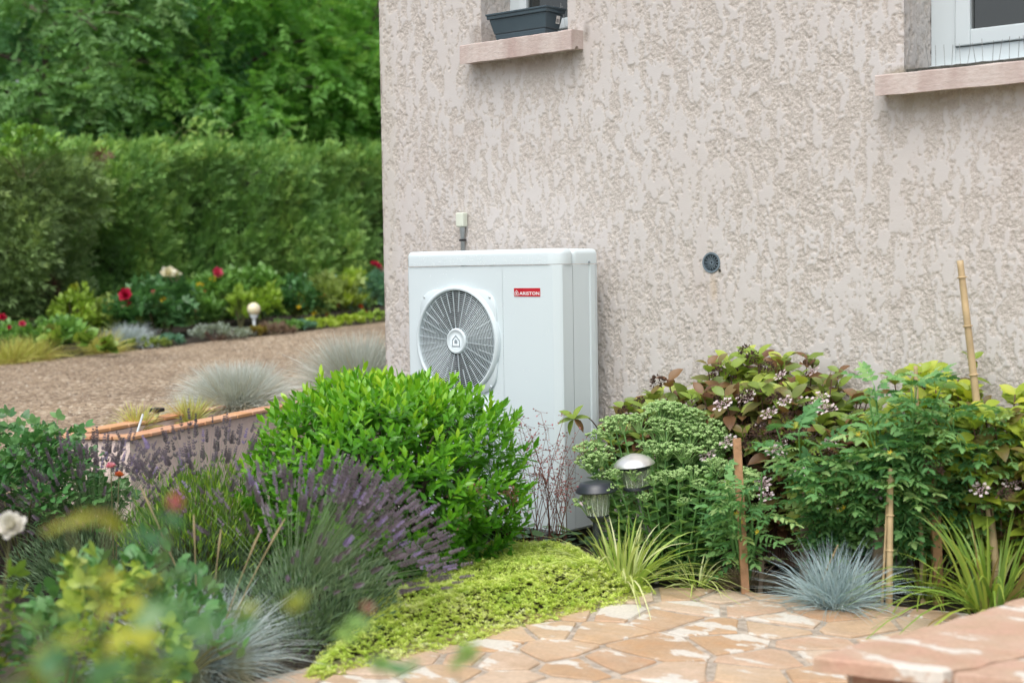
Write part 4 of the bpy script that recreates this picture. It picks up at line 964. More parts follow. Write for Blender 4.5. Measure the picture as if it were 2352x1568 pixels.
def hedge(name, label, xf, y0, y1, ht, depth, mat, seed, n, size, twist=0.0, top_mat=None):
    r = np.random.default_rng(seed); t = thing(name, label, 'hedge', (xf - depth / 2, (y0 + y1) / 2, tz(xf - 1, (y0 + y1) / 2)))
    lump = lambda Y, Z: (fbm(Y * 1.3 + seed, Z * 1.1 + 3, 4) - .5)
    # dark solid core added to block light, in place of dense twigs
    yy = np.arange(y0, y1, .3); V = []
    for y in yy:
        g = float(drive_z(y)); V += [(xf - .32, y, g - .1), (xf - .30 + lump(np.array([y]), np.array([1.]))[0] * .3, y, g + ht * .6), (xf - .4, y, g + ht - .22), (xf - depth + .2, y, g + ht - .25), (xf - depth + .2, y, g - .1)]
    T = []
    for i in range(len(yy) - 1):
        for k in range(4): T.append((5 * i + k, 5 * i + k + 1, 5 * i + 5 + k + 1, 5 * i + 5 + k))
    build('light_block_core', V, T, plain('hedge_light_block', (.04, .05, .022), .95, var=.4, scale=6), t)
    b = Bag(); Y = r.uniform(y0, y1, n); s = r.random(n); g = drive_z(Y); Z = g + ht * s ** .85; lu = lump(Y, Z)
    P = np.stack([xf + lu * 1.15 - .22 * r.random(n), Y, Z + lu * .1], -1); D = nrm(np.stack([.42 + .3 * r.random(n), r.normal(size=n) * .55, .65 + r.normal(size=n) * .45 - twist], -1)); B = basis(D, np.array([1., -.3, .7]) + .75 * nrm(r.normal(size=(n, 3))))
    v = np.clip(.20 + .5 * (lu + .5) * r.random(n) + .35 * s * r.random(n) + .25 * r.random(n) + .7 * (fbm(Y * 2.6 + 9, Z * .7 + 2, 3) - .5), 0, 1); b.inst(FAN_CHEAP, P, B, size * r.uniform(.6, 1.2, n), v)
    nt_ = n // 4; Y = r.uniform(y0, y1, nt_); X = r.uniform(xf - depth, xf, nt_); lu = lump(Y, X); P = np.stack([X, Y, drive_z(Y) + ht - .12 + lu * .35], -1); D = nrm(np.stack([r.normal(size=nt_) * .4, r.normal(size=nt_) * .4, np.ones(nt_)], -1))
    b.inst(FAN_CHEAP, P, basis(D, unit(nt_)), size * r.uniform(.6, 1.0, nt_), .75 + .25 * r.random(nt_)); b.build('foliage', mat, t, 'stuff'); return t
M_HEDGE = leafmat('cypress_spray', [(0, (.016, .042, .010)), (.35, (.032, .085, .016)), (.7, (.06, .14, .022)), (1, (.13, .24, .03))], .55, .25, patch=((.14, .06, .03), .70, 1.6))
M_HEDGE2 = leafmat('ivy_cypress_spray', [(0, (.022, .030, .012)), (.35, (.035, .065, .018)), (.7, (.055, .10, .025)), (1, (.10, .17, .03))], .5, .25, patch=((.16, .065, .045), .60, 1.1))
yb = onX(215, 600, -10.3)[1]
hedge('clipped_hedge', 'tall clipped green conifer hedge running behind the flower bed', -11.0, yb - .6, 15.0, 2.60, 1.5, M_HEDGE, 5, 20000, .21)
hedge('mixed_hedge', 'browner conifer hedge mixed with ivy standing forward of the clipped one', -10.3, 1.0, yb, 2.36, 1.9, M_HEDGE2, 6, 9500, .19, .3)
iv = onX(45, 345, -10.15); M_IVY = leafmat('ivy_leaf', [(0, (.05, .13, .02)), (1, (.14, .30, .035))], .35, .3)
bushy('ivy_clump', 'bright green ivy tuft growing over the top of the browner hedge', (iv[0] + .1, iv[1], iv[2] - .35), .35, .7, .65, M_IVY, BROAD, 420, .085, 'climber', stems=5)
for px, py, lab in ((355, 322, 'bare arching shoot where the clipped hedge meets the browner one'), (470, 300, 'long bare shoot arching over the middle of the clipped hedge'), (610, 315, 'short leafy shoot on the clipped hedge top toward the house')):
    q = onX(px, py, -11.3); t = thing('hedge_shoot', lab, 'shoot', (q[0], q[1], q[2] - .5), 'arching hedge shoots'); b = Bag()
    for k in range(5): c = curve((q[0], q[1] + random.uniform(-.2, .2), q[2] - .5), (q[0] + random.uniform(-.2, .3), q[1] + random.uniform(-.8, .8), q[2] + random.uniform(-.1, .25)), (0, 0, .12), 6); b.tube(c, np.linspace(.008, .003, 6), 4)
    b.build('twigs', TWIG, t, 'stuff'); b = Bag(); 
    n = 60; P = np.array(c)[rng.integers(0, 6, n)] + rng.normal(size=(n, 3)) * .12; b.inst(FAN_SPRAY, P, basis(unit(n), unit(n)), rng.uniform(.1, .2, n), .5 + .5 * rng.random(n)); b.build('foliage', M_HEDGE, t, 'stuff')

# ================================================================== FAR FLOWER BED
EDGE = -8.25
def bedpos(px, back): q = onX(px, 760, EDGE - back); return np.array([q[0], q[1], tz(q[0], q[1])])
def pxm(px, back): return np.linalg.norm(bedpos(px, back)[:2] - CAM[:2]) / F      # metres per reading pixel at that place
def bed_shrub(name, label, px, back, wpx, topy, mat, tm, n, size, **k):
    p_ = bedpos(px, back); m_ = pxm(px, back); top_ = onX(px, topy, p_[0])[2]; h = max(.12, top_ - p_[2])
    return bushy(name, label, p_, wpx * m_ * .6, wpx * m_ * .5, h * 1.06, mat, tm, int(n * 1.5), size * 1.08, **k)
def lm(nm, c, k=.55, **kw): return leafmat(nm, [(0, tuple(x * k for x in c)), (.6, c), (1, tuple(min(1, x * 1.6) for x in c))], **kw)
Mb = {'dark': lm('bed_dark', (.035, .10, .03)), 'mid': lm('bed_mid', (.07, .17, .03)), 'lime': lm('bed_lime', (.17, .30, .03)), 'yel': lm('bed_yellow', (.33, .40, .03)), 'oliv': lm('bed_olive', (.13, .19, .04)), 'silver': lm('bed_silver', (.20, .25, .20)), 'teal': lm('bed_teal', (.08, .19, .12)), 'gold': lm('bed_gold', (.24, .36, .03))}
FB = 'plants of the far flower bed'
bed_shrub('flower_shrub', 'low dark rose bush with small red flowers in front of the browner hedge', 60, .9, 230, 745, Mb['mid'], RHB, 900, .07, group=FB)
t = bed_shrub('flower_shrub', 'yellow topped leafy shrub beside the red rose in the far bed', 180, 1.5, 110, 672, Mb['lime'], RHB, 700, .08, group=FB)
bed_shrub('shrub_top', 'bright yellow shoot cluster above the leafy shrub by the red rose', 180, 1.75, 60, 665, Mb['yel'], RHB, 260, .08, group=FB)
bed_shrub('flower_shrub', 'olive green shrub under the tall red rose', 268, 1.2, 95, 685, Mb['oliv'], RHB, 700, .075, group=FB)
def rose_bg(label, px, back, w, top, flowers, mat, n=650):
    t = bed_shrub('rose_bush', label, px, back, w, top, mat, ROSE_CHEAP[0], n // 3, .17, cat='rose', group=FB); p_ = bedpos(px, back)
    for (fx, fy, s, mt_) in flowers: q = onX(fx, fy, p_[0] + .15); flower_on(t, 'flower', ROSE_FL, mt_, q, s, (p_[0], p_[1] + (q[1] - p_[1]) * .4, p_[2] + .4), (.8, -.4, .5))
rose_bg('rose bush with two large crimson flowers in the far bed', 300, 1.0, 60, 690, [(288, 678, .092, REDPET), (296, 703, .062, REDPET), (281, 702, .035, CREAMPET)], Mb['dark'], 400)
rose_bg('tall dark rose bush topped by two creamy white flowers', 362, 1.2, 120, 662, [(386, 629, .105, CREAMPET), (400, 636, .105, CREAMPET), (352, 671, .032, PINKPET), (375, 689, .05, YELPET), (397, 690, .035, YELPET)], Mb['dark'], 900)
bed_shrub('tall_perennial', 'leafy stem carrying the two creamy white flowers', 392, 1.25, 34, 648, Mb['dark'], ROSE_CHEAP[1], 60, .15, group=FB)
rose_bg('low pink rose with a pink bloom above the broad leaved clump', 140, .7, 60, 752, [(146, 748, .06, PINKPET), (151, 767, .04, REDPET), (155, 776, .04, REDPET), (5, 729, .05, REDPET), (50, 744, .045, PINKPET), (20, 752, .03, REDPET)], Mb['mid'], 250)
bed_shrub('flower_shrub', 'feathery green shrub with orange buds between two tall roses', 455, 1.2, 90, 672, Mb['mid'], RH, 700, .09, group=FB)
rose_bg('tall green rose bush with one bright pink flower near the top', 500, 1.8, 110, 640, [(499, 628, .085, PINKPET), (488, 640, .05, YELPET), (457, 654, .035, YELPET), (464, 655, .03, YELPET), (446, 714, .03, PINKPET), (470, 672, .035, SALMON)], Mb['mid'], 800)
bed_shrub('flower_shrub', 'big arching green shrub behind the white globe lamp', 585, 1.9, 130, 620, Mb['mid'], RHB, 1000, .10, group=FB)
bed_shrub('flower_shrub', 'lime green drooping shrub behind the globe lamp', 610, 1.3, 75, 662, Mb['lime'], RH, 600, .10, group=FB)
t = bed_shrub('spire_plant', 'upright light green spire with narrow leaves just left of the globe lamp'.replace('just left of', 'beside'), 553, .7, 46, 672, Mb['lime'], RH, 330, .12, group=FB, updir=1.4)
bed_shrub('flower_shrub', 'dark leaved rose bush between the globe lamp and the orange flowers', 680, 1.5, 110, 645, Mb['dark'], RHB, 900, .09, group=FB)
rose_bg('yellow green shrub speckled with small orange flowers', 752, 1.2, 120, 658, [(742, 680, .04, SALMON), (775, 700, .04, SALMON), (722, 720, .05, YELPET), (805, 690, .05, CREAMPET), (828, 705, .045, SALMON), (834, 716, .04, SALMON), (845, 722, .04, SALMON), (686, 706, .035, YELPET), (750, 722, .04, SALMON), (782, 734, .045, CREAMPET)], Mb['oliv'], 900)
bed_shrub('flower_shrub', 'pale yellow green lily clump among the orange flowers', 790, .9, 50, 655, Mb['gold'], NEEDLE, 110, .22, group=FB, updir=1.6)
rose_bg('dark rose bush with small crimson flowers beside the house corner', 850, 1.4, 110, 640, [(862, 606, .05, REDPET), (870, 612, .045, REDPET), (876, 620, .045, PINKPET), (855, 603, .035, REDPET)], Mb['teal'], 900)
bed_shrub('tall_perennial', 'tall light green leafy stem beside the house corner', 815, 1.3, 40, 632, Mb['lime'], ROSE_CHEAP[1], 70, .17, group=FB)
bed_shrub('cushion_plant', 'woody silver leaved cushion at the gravel edge beside the globe lamp', 498, .05, 135, 748, Mb['silver'], RHB, 1000, .035, group=FB, sm=TWIGB, stems=26)
bed_shrub('cushion_plant', 'small blue green rosette clump at the gravel edge', 395, .0, 52, 772, Mb['teal'], RHB, 300, .05, group=FB)
bed_shrub('cushion_plant', 'reddish green low clump between the silver cushion and the globe lamp', 585, .0, 46, 752, leafmat('bed_rusty', [(0, (.12, .05, .02)), (.5, (.22, .16, .03)), (1, (.20, .26, .04))]), RHB, 260, .05, group=FB)
bed_shrub('cushion_plant', 'withered brown low clump beside the globe lamp', 625, .0, 80, 756, leafmat('bed_dead', [(0, (.08, .05, .035)), (1, (.20, .14, .09))], .9, .1), NEEDLE, 500, .09, group=FB)
for px, w, tp, k, lab in ((655, 70, 738, 'mid', 'green low mound at the gravel edge next to the withered clump'), (690, 70, 742, 'teal', 'grey green low mound at the gravel edge'), (735, 90, 735, 'gold', 'golden low ground cover mound under the orange flowers'), (795, 90, 728, 'gold', 'golden low ground cover mound under the pale lily clump'), (860, 100, 718, 'lime', 'lime green low ground cover mound beside the house corner'), (335, 110, 795, 'oliv', 'flat olive green mat at the gravel edge below the blue grass')):
    bed_shrub('ground_cover', lab, px, .1, w, tp, Mb[k], RHB, 480, .05, group=FB)
p_ = bedpos(170, .15); M_BERG = leafmat('bergenia_leaf', [(0, (.20, .05, .03)), (.12, (.12, .16, .03)), (.5, (.10, .22, .03)), (1, (.26, .34, .05))], .35, .3)
bushy('broad_leaved_clump', 'clump of large round glossy leaves at the gravel edge', p_, .85, .40, .27, M_BERG, leaf_t(.9, .55, .05, .15), 170, .15, 'plant', FB, stems=6, nobj=70)
for px, lab in ((25, 'yellowish grass tuft at the gravel edge beside the broad leaved clump'), (85, 'yellow green grass tuft touching the broad leaved clump'), (235, 'small straw coloured grass tuft at the gravel edge')):
    p_ = bedpos(px, .05); fescue('grass_tuft', lab, p_, .34, .33, 500, [(0, (.25, .16, .05)), (.5, (.30, .30, .06)), (1, (.36, .42, .06))], .2, FB, .006)
p_ = bedpos(298, .35); fescue('blue_grass', 'blue grey spiky grass clump at the far bed edge below the crimson roses', p_, .36, .30, 1500, [(0, (.26, .24, .20)), (.3, (.22, .28, .29)), (1, (.40, .48, .52))], .1, FB, .004)
# globe lamp
gl = onX(583, 710, EDGE - .15); gz = tz(gl[0], gl[1]); gr = .087
GLOBE, nt, p, out = newmat('opal_globe'); p.inputs['Base Color'].default_value = (.80, .74, .52, 1); p.inputs['Roughness'].default_value = .3; p.inputs['Subsurface Weight'].default_value = .2
lamp = thing('globe_lamp', 'cream globe garden lamp on a short grey post in the far bed', 'lamp', (gl[0], gl[1], gz)); bm = bmesh.new(); bmesh.ops.create_uvsphere(bm, u_segments=28, v_segments=16, radius=gr); me = bpy.data.meshes.new('globe'); bm.to_mesh(me); bm.free()
for q in me.polygons: q.use_smooth = True
me.materials.append(GLOBE); link('globe', me, lamp, loc=(0, 0, gl[2] - gz))
V, T = tube_arrays([(gl[0], gl[1], gz - .05), (gl[0], gl[1], gl[2] - gr - .02)], .020, 12); build('post', V, T, GREYP, lamp)
V, T = tube_arrays([(gl[0], gl[1], gl[2] - gr - .03), (gl[0], gl[1], gl[2] - gr + .006), (gl[0], gl[1], gl[2] - gr + .022)], [.035, .058, .052], 16); build('collar', V, T, GREYP, lamp)

# ================================================================== PLANTER PLANTS
f1 = np.array([*(G(528, 950, TZ - .07)[:2] + np.array([.02, .05])), TZ - .08])
fescue('blue_grass', 'large silvery blue grass dome in the raised planter nearest its tile edge', f1, .37, .36, 8000, PALE, .34, None, .0028, (0, 0), .10, .95)
f2 = atD(826, 880, 10.9); fescue('blue_grass', 'silvery blue grass dome in the raised planter next to the house corner', (f2[0], f2[1], TZ - .10), .42, .55, 8000, PALE, .28, None, .0028, (0, 0), .10, .95)
TUFT = [(0, (.22, .10, .04)), (.3, (.30, .22, .07)), (.7, (.32, .36, .07)), (1, (.42, .50, .09))]
for px, py, r_, lab in ((435, 975, .16, 'yellow green sedge tuft in the planter beside the larger grass dome'), (318, 992, .13, 'small yellow green sedge tuft at the planter front end')):
    q = G(px, py, TZ - .07); fescue('sedge_tuft', lab, q, r_, .20, 420, TUFT, .25, None, .0045)
q = G(362, 985, TZ - .07); sl = thing('stake_light', 'small black solar stake light leaning in the planter soil', 'lamp', q)
V, T = tube_arrays([q + (0, 0, -.02), q + (-.006, 0, .075)], .008, 8); build('stake', V, T, GREYP, sl)
V, T = tube_arrays([q + (-.006, 0, .0755), q + (-.008, 0, .105)], [.012, .022], 10); build('lens', V, T, GLOBE, sl)
box('solar_head', tuple(q + (-.045, -.03, .106)), tuple(q + (.03, .035, .128)), BLK, sl, bevel=.004)
q = G(312, 1003, TZ - .05); st = thing('plant_tag', 'tilted grey metal plant tag stuck in the planter soil', 'tag', q); V, T = tube_arrays([q, q + np.array([.045, .02, .13])], .007, 6); build('blade', V, T, GREYP, st)

# ================================================================== LAUREL BUSH
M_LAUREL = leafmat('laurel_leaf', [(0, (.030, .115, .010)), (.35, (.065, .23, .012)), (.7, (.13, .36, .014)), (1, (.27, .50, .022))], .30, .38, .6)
def laurel():
    c0 = atD(884, 1090, 7.0); c = np.array([c0[0], c0[1], .50]); t = thing('laurel_bush', 'rounded bright green glossy laurel bush in front of the heat pump', 'shrub', (c[0], c[1], 0))
    R3 = np.array([.565, .565, .475]); n = 1150; u = unit(n); u[:, 2] = np.where(u[:, 2] < -.75, -u[:, 2], u[:, 2])
    rad = 1 + .16 * (vnoise(np.arctan2(u[:, 1], u[:, 0]) * 2.2 + 20, u[:, 2] * 2.4 + 9) - .5) + rng.normal(size=n) * .05
    boxy = 1 / (np.abs(u) ** 2.7).sum(1) ** (1 / 2.7); Pt = c + u * R3 * (rad * np.minimum(boxy, 1.18))[:, None]; Pt[:, 2] = np.maximum(Pt[:, 2], .04)
    ax = nrm(u * np.array([1, 1, .6]) * .75 + np.array([0, 0, .85]) + .25 * unit(n)); k = 9; ax_ = np.repeat(ax, k, 0); P = np.repeat(Pt, k, 0); m = len(P); q = np.tile(np.arange(k), n)
    a = q * 2.4 + np.repeat(rng.random(n) * 6, k); e1_ = nrm(np.cross(ax_, np.array([.3, .2, 1.]) + 0 * ax_)); e2_ = np.cross(ax_, e1_); rd = e1_ * np.cos(a)[:, None] + e2_ * np.sin(a)[:, None]
    op = np.radians(14 + 9.0 * q + rng.normal(size=m) * 8); P = P - ax_ * (.011 * q)[:, None]
    D = ax_ * np.cos(op)[:, None] + rd * np.sin(op)[:, None]; B = basis(D, ax_ * np.sin(op)[:, None] - rd * np.cos(op)[:, None] + .2 * unit(m))
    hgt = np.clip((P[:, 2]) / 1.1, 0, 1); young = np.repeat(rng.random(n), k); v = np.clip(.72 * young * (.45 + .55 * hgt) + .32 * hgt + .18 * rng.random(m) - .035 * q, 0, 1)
    S = np.stack([rng.uniform(.046, .066, m)] * 3, -1) * np.array([1, 1.05, 1.])
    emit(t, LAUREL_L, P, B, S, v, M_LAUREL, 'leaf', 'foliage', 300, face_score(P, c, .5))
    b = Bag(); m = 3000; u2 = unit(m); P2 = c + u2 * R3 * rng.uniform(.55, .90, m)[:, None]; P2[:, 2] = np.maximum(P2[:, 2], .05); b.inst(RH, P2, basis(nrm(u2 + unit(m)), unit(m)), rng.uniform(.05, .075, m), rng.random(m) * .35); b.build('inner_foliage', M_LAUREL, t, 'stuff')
    b = Bag()
    for k in range(60):
        e = c + unit(1)[0] * R3 * .85; b.tube(curve((c[0] + random.uniform(-.1, .1), c[1] + random.uniform(-.1, .1), -.02), e, (0, 0, .06), 5), np.linspace(.012, .003, 5), 5)
    b.build('branches', BARK, t, 'stuff')
laurel()

# ================================================================== LAVENDER
M_LAVL = leafmat('lavender_leaf', [(0, (.045, .085, .045)), (.5, (.09, .155, .07)), (1, (.16, .24, .13))], .6, .25)
M_LAVS = leafmat('lavender_stem', [(0, (.06, .11, .045)), (1, (.13, .19, .085))], .6, .2)
M_LAVF = leafmat('lavender_spike', [(0, (.09, .075, .085)), (.45, (.135, .11, .13)), (.72, (.17, .135, .18)), (.86, (.17, .135, .20)), (1, (.25, .19, .40))], .8, .15)
def spike_t(seed):
    r = np.random.default_rng(seed); b = Bag(); z = 0
    for w in range(6):
        if w == 1 and seed % 2: z += .18; continue
        for k in range(7):
            a = 2 * PI * k / 7 + w * .5; d = np.array([[.9, math.cos(a) * .75, math.sin(a) * .75]]); b.inst(rhomb_t(.55, .55, .3), np.array([[z, math.cos(a) * .03, math.sin(a) * .03]]), basis(d, np.array([[-.6, math.cos(a), math.sin(a)]])), np.array([(.27 - .026 * w) * r.uniform(.7, 1.3)]), np.array([.5]))
        z += .145
    return np.concatenate(b.V), np.concatenate(b.T)
SPK = [spike_t(s) for s in (1, 2, 3, 4)]
def lavender(label, loc, r, h, n, reach, lean, nobj, az0=0, az1=2 * PI, elr=(28, 85)):
    t = thing('lavender', label, 'lavender', loc); loc = np.array(loc, float); b = Bag(); m = 5200
    u = unit(m); u[:, 2] = np.abs(u[:, 2]); P = loc + u * np.array([r, r, h]) * (rng.random(m)[:, None] ** .5) + np.array([lean[0], lean[1], 0]) * .3 * u[:, 2:3]; D = nrm(u + np.array([0, 0, .5]) + .5 * unit(m) + np.array([*lean, 0]) * .4)
    b.inst(NEEDLE, P, basis(D, unit(m)), rng.uniform(.03, .06, m), rng.random(m)); b.build('foliage', M_LAVL, t, 'stuff')
    az = rng.uniform(az0, az1, n); el = np.radians(rng.uniform(elr[0], elr[1], n)); D = nrm(np.stack([np.cos(az) * np.cos(el) + lean[0], np.sin(az) * np.cos(el) + lean[1], np.sin(el)], -1)); P = loc + np.array([0, 0, h * .35]) + D * np.array([r, r, h]) * .5
    L = reach * rng.uniform(.68, 1.06, n); bs = Bag(); tips = blades(bs, P, D, L, .0020, .14, rng.random(n), 5); bs.build('stems', M_LAVS, t, 'stuff')
    Dt = nrm(D + np.array([0, 0, -.12])); S = rng.uniform(.058, .098, n); v = np.where(rng.random(n) < .06, .95, rng.random(n) * .72); sc_ = face_score(tips, loc)
    for s in range(4):
        ii = np.arange(n)[s::4]; B = basis(Dt[ii], unit(len(ii))); S3 = np.stack([S[ii], S[ii] * .58, S[ii] * .58], -1)
        emit(t, SPK[s], tips[ii] - Dt[ii] * S[ii][:, None] * .5, B, S3, v[ii], M_LAVF, 'flower_spike', 'flower_spikes', nobj // 4, sc_[ii])
LV = G(672, 1470); rr_ = np.array([R2[0], R2[1]])
lavender('large lavender with spent purple spikes fanning toward the laurel bush', (LV[0], LV[1], 0),   .40, .38, 420, .50, rr_ * .5 + D2 * .1, 260, 0, 2 * PI, (22, 84))
LV2 = G(480, 1360); lavender('lavender with upright spent spikes in front of the pink planter wall', (LV2[0], LV2[1], 0), .34, .34, 130, .60, (0.02, 0), 120, 0, 2 * PI, (48, 88))
LV3 = G(215, 1345); lavender('lavender with dusky spikes beside the dark rose bush', (LV3[0], LV3[1], 0), .40, .34, 260, .50, -rr_ * .12, 200, 0, 2 * PI, (30, 84))

# rosemary-like shrub by the planter wall
M_HEATH = leafmat('heath_leaf', [(0, (.05, .12, .015)), (.6, (.12, .24, .025)), (1, (.24, .36, .03))], .5, .3)
q = atD(462, 1300, 6.95); bushy('evergreen_herb', 'low upright evergreen herb between the lavender and the pink planter wall', (q[0], q[1], 0), .36, .28, .60, M_HEATH, NEEDLE, 3000, .055, 'shrub', stems=40, updir=2.2)

# ================================================================== ROSES AT THE LEFT
M_ROSED = leafmat('rose_leaf_dark', [(0, (.022, .075, .022)), (.5, (.045, .135, .035)), (1, (.11, .23, .07))], .32, .3)
M_ROSEY = leafmat('rose_leaf_young', [(0, (.12, .06, .03)), (.2, (.08, .16, .025)), (.6, (.16, .27, .03)), (1, (.33, .40, .04))], .38, .4)
q = atD(55, 1180, 7.3); t = bushy('rose_bush', 'dark glossy rose bush at the gravel edge beside the lavender', (q[0], q[1], .0), .46, .45, .74, M_ROSED, ROSE_LEAF[0], 760, .092, 'rose', stems=14, nobj=140, oname='leaf')
q = atD(255, 1073, 6.6); t = thing('garden_pink', 'pair of small bright pink flowers among the lavender', 'flower', (q[0], q[1], 0)); flower_on(t, 'flower', ROSE_FL, leafmat('light_pink_petal', [(0, (.70, .16, .28)), (1, (.80, .45, .52))], .5, .3), q, .026, (q[0], q[1], 0.02)); flower_on(t, 'flower', ROSE_FL, SALMON, q + np.array([.03, .02, -.04]), .026, (q[0], q[1], .02))
q = atD(80, 1440, 4.55); wr = bushy('rose_bush', 'yellow green rose bush bearing one white double flower', (q[0], q[1], 0.0), .44, .40, .60, M_ROSEY, ROSE_LEAF[1], 330, .095, 'rose', stems=12, nobj=110, oname='leaf', var=(.15, 1))
q2_ = atD(26, 1192, 4.3); flower_on(wr, 'flower', PEONY, WHITEPET, q2_ - np.array([0, 0, .02]), .043, (q2_[0], q2_[1] - .05, .45), (.5, -.5, .7))
q = atD(300, 1480, 4.9); bushy('leafy_perennial', 'light green leafy perennial at the foot of the lavender', (q[0], q[1], 0), .45, .4, .56, M_ROSED, OVAL, 760, .055, 'plant', stems=12, var=(.3, .8))
fq = G(455, 1545); fescue('blue_grass', 'grey blue spiky grass clump at the patio edge behind the blurred rose', (fq[0], fq[1], 0), .36, .34, 2400, BLUE, .16, None, .003, (0, 0), .26, .65)
b = thing('straw_stalks', 'dry straw coloured grass stalks rising from the blue grass by the patio', 'grass stalk', (fq[0], fq[1], 0)); SB = leafmat('straw', [(0, (.32, .24, .12)), (1, (.46, .38, .22))], .8, .1)
for (x0, y0, x1, y1) in ((470, 1470, 322, 1115), (455, 1480, 445, 1180), (480, 1480, 508, 1215), (500, 1480, 600, 1215), (505, 1490, 655, 1190), (440, 1450, 300, 1250)):
    a = atD(x0, y0, 5.55); c = atD(x1, y1, 5.45); pts = curve(a, c, (0, 0, .02), 8); V, T = tube_arrays(pts, [.0022] * 6 + [.005, .0015], 5); build('stalk', V, T, SB, b, np.full(len(V), .6))

# blurred rose close to the camera
nr_ = thing('near_rose', 'rose stems with red tinted young leaves and a pink bud before the blue grass', 'rose', (*atD(180, 1900, 1.9)[:2], 0)); base = np.array(nr_.location)
tips = [(150, 1195, 2.25), (250, 1170, 2.2), (403, 1155, 2.35), (330, 1330, 2.2), (560, 1480, 2.1), (100, 1440, 2.0), (360, 1470, 2.05), (430, 1560, 1.95), (30, 1530, 1.9), (250, 1540, 1.9), (540, 1390, 2.15), (160, 1500, 2.0), (330, 1560, 1.9), (470, 1480, 2.0)]
P = []; D = []; Sz = []; vv = []; cb_ = Bag()
for (x, y, dd) in tips:
    e = atD(x, y, dd * .82); g0 = np.array([base[0] + random.uniform(-.25, .25), base[1] + random.uniform(-.25, .25), 0]); c = curve(g0, e, (random.uniform(-.06, .06), random.uniform(-.06, .06), .04), 10); cb_.tube(c, np.linspace(.006, .0025, 10), 6)
    for k in range(3):
        s = c[9 - k] if k else c[9]; P.append(s + np.array([random.uniform(-.02, .02)] * 3)); a = random.uniform(0, 6.28); D.append((math.cos(a), math.sin(a), random.uniform(-.2, .5))); Sz.append(random.uniform(.07, .10)); vv.append(random.uniform(.02, .12) if (k == 0 and random.random() < .03) else random.uniform(.25, 1))
cb_.build('stems', TWIG, nr_, 'stuff'); P = np.array(P); D = np.array(D); M_NEAR = leafmat('near_rose_leaf', [(0, (.14, .02, .02)), (.12, (.17, .05, .03)), (.2, (.035, .11, .045)), (.5, (.07, .18, .06)), (.75, (.16, .26, .035)), (.9, (.33, .36, .04)), (1, (.42, .42, .05))], .3, .35, g=1.5)
emit(nr_, ROSE_LEAF[2], P, basis(D, np.array([0, 0, 1.]) + .5 * unit(len(P))), np.array(Sz), vv, M_NEAR, 'leaf', 'foliage', 80, None)
q = atD(403, 1152, 1.93); tmpl_obj('bud', flower_t([(5, 70, .9, .9), (4, 82, .9, .9), (4, 86, .8, .9)], 9), leafmat('bud_petal', [(0, (.70, .20, .22)), (1, (.80, .34, .34))], .5, .4), nr_, q - np.array([0, 0, .012]), (1, 0, 0), (0, 0, 1), .022)
for (x, y) in ((140, 1190), (250, 1168)): q = atD(x, y, 1.9); tmpl_obj('red_leaf', OVAL, M_NEAR, nr_, q, unit(1)[0] * (1, 1, .3), (0, 0, 1), .024, .04)
# one long stem reaching over the patio corner
sp_ = thing('near_rose_shoot', 'thin leafy rose shoot reaching over the stonecrop mat and patio corner', 'rose', (*atD(980, 1900, 2.2)[:2], 0)); c = curve(np.array([*atD(980, 1900, 2.2)[:2], 0]), atD(1050, 1500, 2.25), (0, 0, .05), 10); V, T = tube_arrays(c, np.linspace(.004, .0015, 10), 6); build('stem', V, T, TWIG, sp_)
c2 = curve(c[4], atD(830, 1395, 2.1), (0, 0, .04), 8); V, T = tube_arrays(c2, np.linspace(.003, .0012, 8), 6); build('stem', V, T, TWIG, sp_)
for (x, y, v_, s_) in ((815, 1425, .62, .05), (850, 1390, .12, .028), (870, 1520, .6, .05), (905, 1530, .5, .045), (1050, 1540, .65, .055), (1068, 1500, .7, .04), (790, 1450, .66, .045), (940, 1545, .55, .04)): tmpl_obj('leaf', OVAL, M_NEAR, sp_, atD(x, y, 2.15) - np.array([.02, .0, 0]), (random.uniform(.4, 1), random.uniform(-.3, .6), random.uniform(-.3, .4)), (random.uniform(-.4, .4), -.6, 1), s_, v_)

# ================================================================== GOLDEN STONECROP MAT
M_GOLD = leafmat('stonecrop', [(0, (.14, .25, .03)), (.4, (.27, .43, .045)), (.8, (.40, .55, .07)), (1, (.52, .60, .18))], .5, .35)
poly = [tuple(G(x, y, .05)[:2]) for x, y in ((690, 1530), (770, 1440), (870, 1350), (960, 1318), (1080, 1272), (1180, 1262), (1300, 1268), (1420, 1290), (1510, 1338), (1430, 1365), (1330, 1385), (1200, 1415), (1080, 1450), (950, 1482), (830, 1510), (740, 1532))]
pa = np.array(poly); n = 26000; cand = np.stack([rng.uniform(pa[:, 0].min() - .05, pa[:, 0].max() + .05, n), rng.uniform(pa[:, 1].min() - .05, pa[:, 1].max() + .05, n)], -1); cand = cand + 0
ins = np.array([inside(c, poly) for c in cand]); cand = cand[ins]
def edge_d(pts):
    dd = np.full(len(pts), 9.)
    for i in range(len(pa)):
        a = pa[i]; e = pa[(i + 1) % len(pa)] - a; s = np.clip(((pts - a) @ e) / (e @ e), 0, 1); dd = np.minimum(dd, np.linalg.norm(pts - a - s[:, None] * e, axis=1))
    return dd
ed = edge_d(cand); hm = np.minimum(.15, ed * .6) * (.7 + .6 * fbm(cand[:, 0] * 5, cand[:, 1] * 5, 3)) + .012; m = len(cand)
P = np.stack([cand[:, 0], cand[:, 1], hm - .02], -1) + rng.normal(size=(m, 3)) * .006; v = np.clip(.62 + .9 * (fbm(cand[:, 0] * 9 + 3, cand[:, 1] * 9, 3) - .5) + .25 * rng.normal(size=m) * .6, 0, 1); v[ed < .04] = np.clip(v[ed < .04] * .5 + .5, 0, 1)
